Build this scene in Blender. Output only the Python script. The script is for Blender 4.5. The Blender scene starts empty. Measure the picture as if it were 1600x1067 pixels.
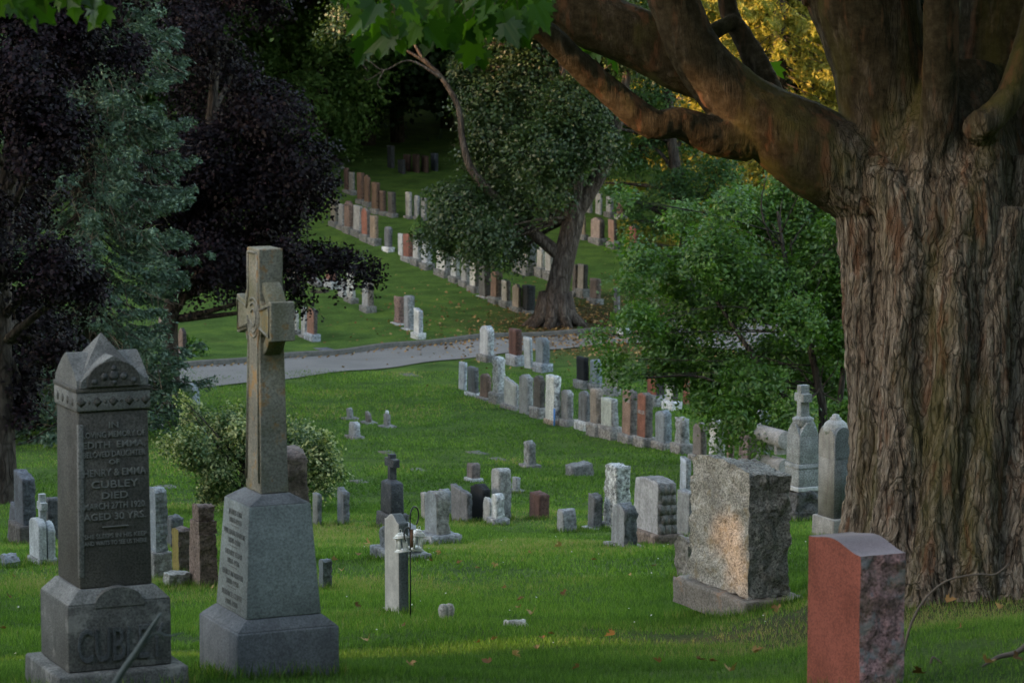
import bpy, math, random
import numpy as np
from math import radians as R, sin, cos, tan, pi, sqrt, atan, atan2
from mathutils import Vector, Matrix

random.seed(7)
rng = np.random.default_rng(7)
sc = bpy.context.scene
COL = sc.collection

# ------------------------------------------------------------------ camera, sky, sun, exposure
F = 4667.0                      # focal length in photo pixels (photo 1600 x 1067)
PITCH = atan(533.5 / F)
cam_d = bpy.data.cameras.new('camera')
cam = bpy.data.objects.new('camera', cam_d); COL.objects.link(cam)
cam_d.sensor_width = 36; cam_d.lens = 36 * F / 1600
cam.location = (0, 0, 0); cam.rotation_euler = (pi / 2 - PITCH, 0, 0)
cam_d.clip_start = 0.1; cam_d.clip_end = 2000
cam_d.dof.use_dof = True; cam_d.dof.focus_distance = 24; cam_d.dof.aperture_fstop = 8.0
sc.camera = cam

SUN_DIR = Vector((-0.90, -0.37, 0.185)).normalized()     # towards the sun
elev = math.asin(SUN_DIR.z); azim = atan2(SUN_DIR.x, SUN_DIR.y)
w = bpy.data.worlds.new("World"); sc.world = w; w.use_nodes = True
nt = w.node_tree; nt.nodes.clear()
sky = nt.nodes.new('ShaderNodeTexSky'); sky.sky_type = 'NISHITA'; sky.sun_disc = False
sky.sun_elevation = elev; sky.sun_rotation = azim
sky.air_density = 1.0; sky.dust_density = 1.0; sky.ozone_density = 1.0
bg = nt.nodes.new('ShaderNodeBackground'); bg.inputs[1].default_value = 0.15
wo = nt.nodes.new('ShaderNodeOutputWorld')
nt.links.new(sky.outputs[0], bg.inputs[0]); nt.links.new(bg.outputs[0], wo.inputs[0])
sl = bpy.data.lights.new('sun', 'SUN'); sl.energy = 2.0; sl.angle = R(0.6); sl.color = (1.0, 0.64, 0.40)
so = bpy.data.objects.new('sun', sl); COL.objects.link(so)
so.rotation_euler = SUN_DIR.to_track_quat('Z', 'Y').to_euler()
so.location = (-30, -20, 30)

sc.view_settings.view_transform = 'Standard'; sc.view_settings.look = 'None'
sc.view_settings.exposure = 2.75; sc.view_settings.gamma = 1
sc.view_settings.use_white_balance = True; sc.view_settings.white_balance_temperature = 8100; sc.view_settings.white_balance_tint = 12
sc.cycles.use_denoising = True
sc.cycles.max_bounces = 5; sc.cycles.diffuse_bounces = 3; sc.cycles.glossy_bounces = 2
sc.cycles.transmission_bounces = 2; sc.cycles.caustics_reflective = False; sc.cycles.caustics_refractive = False

# ------------------------------------------------------------------ helpers: terrain and pixels
PROF_D = np.array([-80, -30, 0, 8, 14, 18, 21, 24, 30, 38, 44, 50, 60, 73, 85, 93, 103, 110, 120, 140, 165, 200, 240, 420], float)
PROF_Z = -np.array([-4, 0.6, 1.7, 2.45, 3.22, 4.03, 4.47, 4.93, 5.72, 6.96, 7.72, 8.42, 9.2, 9.6, 9.75, 9.30, 8.5, 7.95, 7.2, 5.7, 3.2, -1.5, -8, -20], float)
def _slopes(x, y):
    h = np.diff(x); d = np.diff(y) / h; m = np.zeros_like(y); m[0] = d[0]; m[-1] = d[-1]
    for i in range(1, len(x) - 1): m[i] = (d[i - 1] * h[i] + d[i] * h[i - 1]) / (h[i - 1] + h[i])
    return m
PROF_M = _slopes(PROF_D, PROF_Z)
def sstep(e0, e1, x):
    t = np.clip((x - e0) / (e1 - e0), 0, 1); return t * t * (3 - 2 * t)
def ground(x, y):
    x = np.asarray(x, float); y = np.asarray(y, float)
    yc = np.clip(y, PROF_D[0], PROF_D[-1] - 1e-6)
    i = np.clip(np.searchsorted(PROF_D, yc, side='right') - 1, 0, len(PROF_D) - 2)
    h = PROF_D[i + 1] - PROF_D[i]; t = (yc - PROF_D[i]) / h
    z = ((2 * t**3 - 3 * t**2 + 1) * PROF_Z[i] + (t**3 - 2 * t**2 + t) * h * PROF_M[i]
         + (-2 * t**3 + 3 * t**2) * PROF_Z[i + 1] + (t**3 - t**2) * h * PROF_M[i + 1])
    k = sstep(11, 17, y) * (1 - sstep(21.5, 32, y))
    z = z + 0.30 * sstep(1.0, 3.0, x) * k
    z = z + 0.035 * np.sin(x * 0.55 + 1.3) * np.sin(y * 0.4 + x * 0.2) * sstep(10, 30, y) + 0.02 * np.sin(x * 1.9 + y * 0.7)
    z = z + 6.0 * sstep(30, 90, np.abs(x))
    return z
def gz(x, y): return float(ground(x, y))
FW = np.array([0, cos(PITCH), -sin(PITCH)]); UP = np.array([0, sin(PITCH), cos(PITCH)])
def ray(px, py): return FW + np.array([1, 0, 0]) * (px - 800) / F - UP * (py - 533.5) / F
def hit(px, py, tmin=9.0, tmax=230.0):
    d = ray(px, py); t = np.concatenate([np.arange(tmin, 60, 0.05), np.arange(60, tmax, 0.1)])
    P = t[:, None] * d; below = P[:, 2] < ground(P[:, 0], P[:, 1])
    i = int(np.argmax(below)) if below.any() else len(t) - 1
    lo, hi = t[max(i - 1, 0)], t[i]
    for _ in range(25):
        m = (lo + hi) / 2; p = m * d
        if p[2] < gz(p[0], p[1]): hi = m
        else: lo = m
    return Vector(hi * d), hi
def at(px, py, depth):          # point at a given depth along the view axis
    return Vector(depth * ray(px, py))
PSI = R(24.3)                   # the cemetery's grid: stones' local X = n, local Y = r
NV = Vector((cos(PSI), sin(PSI), 0)); RV = Vector((-sin(PSI), cos(PSI), 0))

# ------------------------------------------------------------------ helpers: meshes
def mk(name, V, Fc, mats, parent=None, smooth=False, midx=None, attrs=None):
    me = bpy.data.meshes.new(name)
    V = np.asarray(V, dtype=np.float32)
    if isinstance(Fc, np.ndarray):
        n, k = Fc.shape
        me.vertices.add(len(V)); me.vertices.foreach_set('co', V.ravel())
        me.loops.add(n * k); me.loops.foreach_set('vertex_index', Fc.astype(np.int32).ravel())
        me.polygons.add(n); me.polygons.foreach_set('loop_start', np.arange(0, n * k, k, dtype=np.int32))
        me.polygons.foreach_set('loop_total', np.full(n, k, dtype=np.int32))
        me.update(calc_edges=True)
    else:
        me.from_pydata([tuple(map(float, v)) for v in V], [], Fc); me.update()
    for m in (mats if isinstance(mats, (list, tuple)) else [mats]): me.materials.append(m)
    if midx is not None: me.polygons.foreach_set('material_index', np.asarray(midx, dtype=np.int32))
    if smooth: me.polygons.foreach_set('use_smooth', np.ones(len(me.polygons), dtype=bool))
    if attrs is not None:
        a = me.attributes.new('tint', 'FLOAT', 'FACE'); a.data.foreach_set('value', np.asarray(attrs, dtype=np.float32))
    o = bpy.data.objects.new(name, me); COL.objects.link(o)
    if parent is not None: o.parent = parent
    return o
def tag(o, label, cat, group=None, kind=None):
    o['label'] = label; o['category'] = cat
    if group: o['group'] = group
    if kind: o['kind'] = kind
    return o
def empty(name, loc, rz=0.0):
    o = bpy.data.objects.new(name, None); COL.objects.link(o); o.location = loc; o.rotation_euler = (0, 0, rz)
    o.empty_display_size = 0.2
    return o
def cat_geo(parts):
    Vs, Fs, n = [], [], 0
    for V, Fc in parts:
        Vs.append(np.asarray(V, float)); Fs.append(np.asarray(Fc) + n); n += len(V)
    return np.concatenate(Vs), np.concatenate(Fs)
def _hash(i, j, k, s):
    h = (i * 374761393 + j * 668265263 + k * 2147483647 + s * 1274126177) & 0xffffffff
    h = ((h ^ (h >> 13)) * 1274126177) & 0xffffffff
    return ((h ^ (h >> 16)) & 0xffff) / 65535.0
def vnoise(p, s=0):
    p = np.asarray(p, float); i = np.floor(p).astype(np.int64); f = p - i; f = f * f * (3 - 2 * f)
    r = 0
    for a in (0, 1):
        for b in (0, 1):
            for c in (0, 1):
                wgt = (f[:, 0] if a else 1 - f[:, 0]) * (f[:, 1] if b else 1 - f[:, 1]) * (f[:, 2] if c else 1 - f[:, 2])
                r = r + wgt * _hash(i[:, 0] + a, i[:, 1] + b, i[:, 2] + c, s)
    return r * 2 - 1
def fbm(p, s=0, o=3):
    r = 0; a = 1; t = 0
    for k in range(o): r = r + a * vnoise(np.asarray(p) * 2**k, s + k); t += a; a *= .5
    return r / t
def tube(pts, rad, n=8, cap=True):
    P = np.array([list(p) for p in pts], float); m = len(P)
    T = np.gradient(P, axis=0); T /= np.linalg.norm(T, axis=1)[:, None] + 1e-9
    ref = np.array([0.13, 0.27, 0.95]) if abs(T[:, 2]).mean() < .8 else np.array([1.0, 0.1, 0])
    A = np.cross(T, ref); A /= np.linalg.norm(A, axis=1)[:, None] + 1e-9; B = np.cross(T, A)
    th = np.arange(n) * 2 * pi / n
    rad = np.broadcast_to(np.asarray(rad, float), (m,))
    V = P[:, None] + rad[:, None, None] * (np.cos(th)[None, :, None] * A[:, None] + np.sin(th)[None, :, None] * B[:, None])
    V = V.reshape(-1, 3)
    i = np.arange(m - 1)[:, None] * n; j = np.arange(n)[None]; j2 = (j + 1) % n
    Fc = np.stack([i + j, i + n + j, i + n + j2, i + j2], -1).reshape(-1, 4)
    if cap:
        V = np.concatenate([V, P[[0]], P[[-1]]]); c0, c1 = m * n, m * n + 1
        jj = np.arange(n); k2 = (jj + 1) % n
        Fc = np.concatenate([Fc, np.stack([jj, k2, np.full(n, c0), np.full(n, c0)], -1)[:, [0, 1, 2, 3]] if False else np.zeros((0, 4), int)])
        # caps as fans of degenerate-free quads (pairs of triangles share the centre)
        q = np.stack([jj[::2], k2[::2], (k2[::2] + 1) % n, np.full(len(jj[::2]), c0)], -1) if n % 2 == 0 else np.zeros((0, 4), int)
        e = (m - 1) * n
        q2 = np.stack([np.full(len(jj[::2]), c1), e + (k2[::2] + 1) % n, e + k2[::2], e + jj[::2]], -1) if n % 2 == 0 else np.zeros((0, 4), int)
        Fc = np.concatenate([Fc, q, q2])
    return V, Fc
def smooth_path(pts, k=6):      # Catmull-Rom through (x, y, z, r)
    P = np.array(pts, float); P = np.vstack([2 * P[0] - P[1], P, 2 * P[-1] - P[-2]]); out = []
    for i in range(1, len(P) - 2):
        for t in np.linspace(0, 1, k, endpoint=False):
            a, b, c, d = P[i - 1], P[i], P[i + 1], P[i + 2]
            out.append(0.5 * ((2 * b) + (-a + c) * t + (2 * a - 5 * b + 4 * c - d) * t * t + (-a + 3 * b - 3 * c + d) * t**3))
    out.append(P[-2]); out = np.array(out); out[:, 3] = np.maximum(out[:, 3], 0.002)
    return out[:, :3], out[:, 3]
def lathe(prof, n=16, cx=0, cy=0):
    prof = np.array(prof, float); th = np.arange(n) * 2 * pi / n
    V = np.stack([cx + prof[:, 0][:, None] * np.cos(th), cy + prof[:, 0][:, None] * np.sin(th), np.broadcast_to(prof[:, 1][:, None], (len(prof), n))], -1).reshape(-1, 3)
    m = len(prof); i = np.arange(m - 1)[:, None] * n; j = np.arange(n)[None]; j2 = (j + 1) % n
    return V, np.stack([i + j, i + j2, i + n + j2, i + n + j], -1).reshape(-1, 4)
def box(x0, x1, y0, y1, z0, z1, taper=0.0, tx=None):
    tx = taper if tx is None else tx
    V = [(x0, y0, z0), (x1, y0, z0), (x1, y1, z0), (x0, y1, z0), (x0 + tx, y0 + taper, z1), (x1 - tx, y0 + taper, z1), (x1 - tx, y1 - taper, z1), (x0 + tx, y1 - taper, z1)]
    return np.array(V, float), np.array([(0, 3, 2, 1), (4, 5, 6, 7), (0, 1, 5, 4), (1, 2, 6, 5), (2, 3, 7, 6), (3, 0, 4, 7)])
def prism_x(poly, x0, x1):      # polygon in (y, z), counter-clockwise seen from +X, extruded along X
    n = len(poly); V = [(x0, y, z) for y, z in poly] + [(x1, y, z) for y, z in poly]
    Fc = [tuple(range(n - 1, -1, -1)), tuple(range(n, 2 * n))] + [(i, (i + 1) % n, n + (i + 1) % n, n + i) for i in range(n)]
    return V, Fc
def bevel(o, wd=0.01, seg=2):
    b = o.modifiers.new('b', 'BEVEL'); b.width = wd; b.segments = seg; b.limit_method = 'ANGLE'; b.angle_limit = R(40)
    b.harden_normals = False
    return o

# ------------------------------------------------------------------ materials
MATS = {}
class NB:
    def __init__(s, name, rough=0.8):
        s.m = bpy.data.materials.new(name); s.m.use_nodes = True; s.t = s.m.node_tree
        s.p = s.t.nodes['Principled BSDF']; s.p.inputs['Roughness'].default_value = rough
    def n(s, typ, **kw):
        x = s.t.nodes.new(typ)
        for k, v in kw.items():
            if k.startswith('i_'): x.inputs[k[2:].replace('_', ' ')].default_value = v
            else: setattr(x, k, v)
        return x
    def l(s, a, b): s.t.links.new(a, b)
    def noise(s, vec, scale, detail=3, rough=0.55):
        x = s.n('ShaderNodeTexNoise'); x.inputs['Scale'].default_value = scale; x.inputs['Detail'].default_value = detail
        x.inputs['Roughness'].default_value = rough
        if vec is not None: s.l(vec, x.inputs['Vector'])
        return x.outputs['Fac']
    def ramp(s, fac, stops):
        x = s.n('ShaderNodeValToRGB'); e = x.color_ramp.elements
        while len(e) < len(stops): e.new(0.5)
        for i, (p, c) in enumerate(stops):
            e[i].position = p; e[i].color = (c, c, c, 1) if isinstance(c, (int, float)) else (*c, 1)
        s.l(fac, x.inputs[0]); return x.outputs[0]
    def mix(s, fac, a, b, mode='MIX'):
        x = s.n('ShaderNodeMix', data_type='RGBA', blend_type=mode)
        for v, sock in ((fac, x.inputs[0]), (a, x.inputs[6]), (b, x.inputs[7])):
            if isinstance(v, (int, float)): sock.default_value = v
            elif isinstance(v, tuple): sock.default_value = (*v, 1)
            else: s.l(v, sock)
        return x.outputs[2]
    def bump(s, h, strength, dist, prev=None):
        x = s.n('ShaderNodeBump'); x.inputs['Strength'].default_value = strength; x.inputs['Distance'].default_value = dist
        s.l(h, x.inputs['Height'])
        if prev is not None: s.l(prev, x.inputs['Normal'])
        return x.outputs[0]
    def mapping(s, vec, scale):
        x = s.n('ShaderNodeMapping'); x.inputs['Scale'].default_value = scale; s.l(vec, x.inputs['Vector']); return x.outputs[0]

def lerp(a, b, t): return tuple(x + (y - x) * t for x, y in zip(a, b))
def stone(col, contrast=0.35, speck=55, bumpd=0.004, stain=0.5, lichen=None, rough=0.85, dark=None, moss=0.0):
    key = ('stone', col, contrast, speck, bumpd, stain, lichen, rough, dark, moss)
    if key in MATS: return MATS[key]
    b = NB('stone', rough); tc = b.n('ShaderNodeTexCoord'); oi = b.n('ShaderNodeObjectInfo')
    ml = b.n('ShaderNodeMath', operation='MULTIPLY'); ml.inputs[1].default_value = 57.0; b.l(oi.outputs['Random'], ml.inputs[0])
    va = b.n('ShaderNodeVectorMath', operation='ADD'); b.l(tc.outputs['Object'], va.inputs[0]); b.l(ml.outputs[0], va.inputs[1])
    v = va.outputs[0]
    sp = b.ramp(b.noise(v, speck, 3, 0.7), [(0.36, tuple(c * (1 - contrast) for c in col)), (0.5, col), (0.66, tuple(min(1, c * (1 + contrast)) for c in col))])
    big = b.ramp(b.noise(v, 4.5, 4), [(0.35, 0.74), (0.65, 1.12)])
    c = b.mix(1.0, sp, big, 'MULTIPLY')
    dk = dark or tuple(x * 0.42 for x in col)
    st = b.ramp(b.noise(b.mapping(v, (9, 9, 1.3)), 1.0, 4, 0.65), [(0.5, 0.0), (0.68, stain)])
    c = b.mix(st, c, dk)
    if lichen:
        li = b.ramp(b.noise(v, 9, 4, 0.7), [(0.56, 0.0), (0.64, 0.65)])
        c = b.mix(li, c, lichen)
    if moss:
        sx = b.n('ShaderNodeSeparateXYZ'); b.l(tc.outputs['Object'], sx.inputs[0])
        mm = b.ramp(b.noise(v, 3.1, 3), [(0.48, 0.0), (0.62, moss)])
        c = b.mix(mm, c, (0.13, 0.12, 0.035))
    b.l(c, b.p.inputs['Base Color'])
    n1 = b.bump(b.noise(v, speck * 0.6, 4, 0.7), 0.6, bumpd)
    b.l(b.bump(b.noise(v, 14, 4, 0.6), 0.7, bumpd * 3.0, n1), b.p.inputs['Normal'])
    b.p.inputs['Specular IOR Level'].default_value = 0.3
    MATS[key] = b.m; return b.m
def plain(name, col, rough=0.5, metal=0.0):
    key = ('plain', name)
    if key in MATS: return MATS[key]
    b = NB(name, rough); tc = b.n('ShaderNodeTexCoord')
    c = b.mix(b.noise(tc.outputs['Object'], 25, 3), tuple(x * .8 for x in col), tuple(min(1, x * 1.15) for x in col))
    b.l(c, b.p.inputs['Base Color']); b.p.inputs['Metallic'].default_value = metal
    MATS[key] = b.m; return b.m
def foliage(name, stops, trans=0.35, rough=0.5, spec=0.4):
    b = NB(name, rough); at_ = b.n('ShaderNodeAttribute'); at_.attribute_name = 'tint'
    c = b.ramp(at_.outputs['Fac'], stops); b.l(c, b.p.inputs['Base Color'])
    b.p.inputs['Specular IOR Level'].default_value = spec
    tr = b.n('ShaderNodeBsdfTranslucent'); b.l(b.mix(1.0, c, (1.3, 1.5, 0.6), 'MULTIPLY'), tr.inputs[0])
    mx = b.n('ShaderNodeMixShader'); mx.inputs[0].default_value = trans
    out = b.t.nodes['Material Output']
    b.l(b.p.outputs[0], mx.inputs[1]); b.l(tr.outputs[0], mx.inputs[2]); b.l(mx.outputs[0], out.inputs[0])
    return b.m
def bark(name, c1, c2, c3, sx=14, bd=0.03, zs=0.22, moss=0.0, red=0.0, ck=0.55):
    b = NB(name, 0.95); tc = b.n('ShaderNodeTexCoord'); v = tc.outputs['Object']
    wv = b.n('ShaderNodeVectorMath', operation='ADD'); nz = b.n('ShaderNodeTexNoise'); nz.inputs['Scale'].default_value = 2.2
    b.l(v, nz.inputs['Vector']); sv = b.n('ShaderNodeVectorMath', operation='SCALE'); sv.inputs['Scale'].default_value = 0.22
    b.l(nz.outputs['Color'], sv.inputs[0]); b.l(v, wv.inputs[0]); b.l(sv.outputs[0], wv.inputs[1])
    m = b.mapping(wv.outputs[0], (sx, sx, sx * zs))
    f = b.noise(m, 1.0, 6, 0.62)
    vo = b.n('ShaderNodeTexVoronoi', feature='DISTANCE_TO_EDGE'); vo.inputs['Scale'].default_value = 0.9; b.l(m, vo.inputs['Vector'])
    crack = b.ramp(vo.outputs['Distance'], [(0.0, 0.0), (0.16, 1.0)])
    c = b.ramp(f, [(0.3, c1), (0.5, c2), (0.72, c3)])
    c = b.mix(ck, c, b.mix(1.0, c, crack, 'MULTIPLY'))
    if moss: c = b.mix(b.ramp(b.noise(b.mapping(v, (2.2, 2.2, 0.7)), 1.0, 3), [(0.48, 0.0), (0.66, moss)]), c, (0.085, 0.085, 0.022))
    if red: c = b.mix(b.ramp(b.noise(b.mapping(v, (4.3, 4.3, 0.8)), 1.0, 4), [(0.57, 0.0), (0.68, red)]), c, (0.16, 0.055, 0.03))
    b.l(c, b.p.inputs['Base Color'])
    h = b.mix(ck * .8, f, crack)
    n1 = b.bump(h, 1.0, bd); b.l(b.bump(b.noise(v, sx * 6, 3), 0.5, bd * .2, n1), b.p.inputs['Normal'])
    b.p.inputs['Specular IOR Level'].default_value = 0.15
    return b.m

# middle tree base, needed by ground colour
MT, MT_D = hit(868, 508)
BT = hit(1490, 945)[0]

def ground_material():
    b = NB('lawn', 0.95); tc = b.n('ShaderNodeTexCoord'); v = tc.outputs['Object']
    fine = b.noise(v, 28, 5, 0.75)
    mid = b.noise(v, 1.1, 5, 0.62)
    c = b.ramp(fine, [(0.28, (0.028, 0.060, 0.014)), (0.5, (0.062, 0.122, 0.025)), (0.72, (0.115, 0.19, 0.042))])
    c = b.mix(1.0, c, b.ramp(mid, [(0.32, (0.60, 0.64, 0.60)), (0.52, (1.0, 1.0, 1.0)), (0.68, (1.45, 1.30, 1.1))]), 'MULTIPLY')
    dry = b.ramp(b.noise(b.mapping(v, (0.5, 0.9, 1)), 1.0, 5, 0.7), [(0.60, 0.0), (0.74, 0.55)])
    c = b.mix(dry, c, (0.10, 0.105, 0.035))
    # bare leaf-strewn earth below the middle tree
    sb = b.n('ShaderNodeVectorMath', operation='SUBTRACT'); b.l(v, sb.inputs[0]); sb.inputs[1].default_value = (MT.x + 1.5, MT.y - 0.5, MT.z)
    ln = b.n('ShaderNodeVectorMath', operation='LENGTH'); b.l(b.mapping(sb.outputs[0], (1, 0.55, 0)), ln.inputs[0])
    ad = b.n('ShaderNodeMath', operation='MULTIPLY_ADD'); b.l(b.noise(v, 0.9, 5, 0.75), ad.inputs[0]); ad.inputs[1].default_value = 4.5; b.l(ln.outputs['Value'], ad.inputs[2])
    msk = b.ramp(ad.outputs[0], [(0.0, 1.0), (1.0, 0.0)])
    mr = b.n('ShaderNodeMapRange'); b.l(ad.outputs[0], mr.inputs[0]); mr.inputs[1].default_value = 3.6; mr.inputs[2].default_value = 7.2; mr.inputs[3].default_value = 0.9; mr.inputs[4].default_value = 0.0
    c = b.mix(mr.outputs[0], c, b.ramp(fine, [(0.3, (0.025, 0.018, 0.010)), (0.7, (0.085, 0.055, 0.026))]))
    # worn, leaf-stained turf round the foot of the big maple
    sb2 = b.n('ShaderNodeVectorMath', operation='SUBTRACT'); b.l(v, sb2.inputs[0]); sb2.inputs[1].default_value = (BT.x, BT.y, 0)
    ln2 = b.n('ShaderNodeVectorMath', operation='LENGTH'); b.l(b.mapping(sb2.outputs[0], (1, 1, 0)), ln2.inputs[0])
    ad2 = b.n('ShaderNodeMath', operation='MULTIPLY_ADD'); b.l(b.noise(v, 1.6, 4, 0.7), ad2.inputs[0]); ad2.inputs[1].default_value = 3.2; b.l(ln2.outputs['Value'], ad2.inputs[2])
    mr2 = b.n('ShaderNodeMapRange'); b.l(ad2.outputs[0], mr2.inputs[0]); mr2.inputs[1].default_value = 2.8; mr2.inputs[2].default_value = 5.2; mr2.inputs[3].default_value = 0.8; mr2.inputs[4].default_value = 0.0
    c = b.mix(mr2.outputs[0], c, b.ramp(fine, [(0.3, (0.035, 0.028, 0.014)), (0.7, (0.11, 0.09, 0.045))]))
    b.l(c, b.p.inputs['Base Color'])
    b.l(b.bump(fine, 1.0, 0.06), b.p.inputs['Normal']); b.p.inputs['Specular IOR Level'].default_value = 0.1
    return b.m
M_GROUND = ground_material()
def asphalt():
    b = NB('asphalt', 0.9); tc = b.n('ShaderNodeTexCoord'); v = tc.outputs['Object']
    c = b.ramp(b.noise(v, 30, 4, 0.7), [(0.3, (0.115, 0.108, 0.105)), (0.7, (0.17, 0.16, 0.155))])
    c = b.mix(1.0, c, b.ramp(b.noise(v, 0.5, 4), [(0.35, 0.8), (0.65, 1.1)]), 'MULTIPLY')
    b.l(c, b.p.inputs['Base Color']); b.l(b.bump(b.noise(v, 60, 3), .6, .01), b.p.inputs['Normal']); return b.m
def concrete():
    b = NB('concrete', 0.95); tc = b.n('ShaderNodeTexCoord'); v = tc.outputs['Object']
    b.l(b.ramp(b.noise(v, 6, 5, 0.7), [(0.3, (0.045, 0.042, 0.038)), (0.7, (0.11, 0.105, 0.095))]), b.p.inputs['Base Color']); return b.m

# ------------------------------------------------------------------ ground, road, kerb
def nonuni(a, b, dense):
    out = [a]; x = a
    while x < b: x += dense(x); out.append(min(x, b))
    return np.array(out)
xs = nonuni(-140, 140, lambda x: 0.25 if -5 < x < 5 else (0.8 if abs(x) < 20 else 5))
ys = nonuni(-60, 400, lambda y: 0.25 if 8 < y < 34 else (0.6 if 0 < y < 110 else 4))
X, Y = np.meshgrid(xs, ys); Z = ground(X, Y)
nx, ny = len(xs), len(ys)
ii, jj = np.meshgrid(np.arange(ny - 1), np.arange(nx - 1), indexing='ij')
q = (ii * nx + jj).ravel()
g = mk('ground', np.stack([X, Y, Z], -1).reshape(-1, 3), np.stack([q, q + 1, q + nx + 1, q + nx], -1), M_GROUND, smooth=True)
g['kind'] = 'structure'; g['label'] = 'mown green lawn of the cemetery falling to a valley and rising behind'

up_px = [(-120, 612), (60, 597), (180, 586), (296, 575), (440, 562), (607, 545), (720, 535), (794, 529), (905, 524), (1003, 515), (1120, 508), (1300, 500), (1800, 485)]
lo_px = [(-120, 655), (60, 634), (180, 621), (279, 610), (381, 600), (555, 580), (700, 563), (857, 547.5), (944, 538), (1040, 535), (1140, 548), (1300, 562), (1800, 590)]
def resample(pxs, n):
    P = np.array([list(hit(*p)[0])[:2] for p in pxs]); t = np.linspace(0, len(P) - 1, n); k = np.arange(len(P))
    x = np.interp(t, k, P[:, 0]); y = np.interp(t, k, P[:, 1])
    ker = np.ones(9) / 9
    x = np.convolve(np.pad(x, 4, 'edge'), ker, 'valid'); y = np.convolve(np.pad(y, 4, 'edge'), ker, 'valid')
    return np.stack([x, y], -1)
NR = 160
U_ = resample(up_px, NR); L_ = resample(lo_px, NR)
K = 9; tt = np.linspace(0, 1, K)
RP = L_[:, None] * (1 - tt)[None, :, None] + U_[:, None] * tt[None, :, None]
RZ = ground(RP[..., 0], RP[..., 1]) + 0.03
V = np.concatenate([RP, RZ[..., None]], -1).reshape(-1, 3)
ii, jj = np.meshgrid(np.arange(NR - 1), np.arange(K - 1), indexing='ij'); q = (ii * K + jj).ravel()
road = mk('road', V, np.stack([q, q + K, q + K + 1, q + 1], -1), asphalt(), smooth=True); road['kind'] = 'structure'
road['label'] = 'narrow grey asphalt lane across the cemetery'
d = np.gradient(U_, axis=0); d /= np.linalg.norm(d, axis=1)[:, None]; nrm = np.stack([-d[:, 1], d[:, 0]], -1)
a = U_ - nrm * 0.0; b_ = U_ + nrm * 0.22
za = ground(a[:, 0], a[:, 1]); h0 = za + 0.02; h1 = za + 0.16
sec = [np.column_stack([a, za - .1]), np.column_stack([a, h1 - .02]), np.column_stack([a + nrm * .03, h1]), np.column_stack([b_, h1]), np.column_stack([b_ + nrm * .02, za - .1])]
V = np.stack(sec, 1).reshape(-1, 3); q = (np.arange(NR - 1)[:, None] * 5 + np.arange(4)[None]).ravel()
kb = mk('kerb', V, np.stack([q, q + 5, q + 6, q + 1], -1), concrete()); kb['kind'] = 'structure'; kb['label'] = 'low concrete kerb on the uphill side of the lane'

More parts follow.
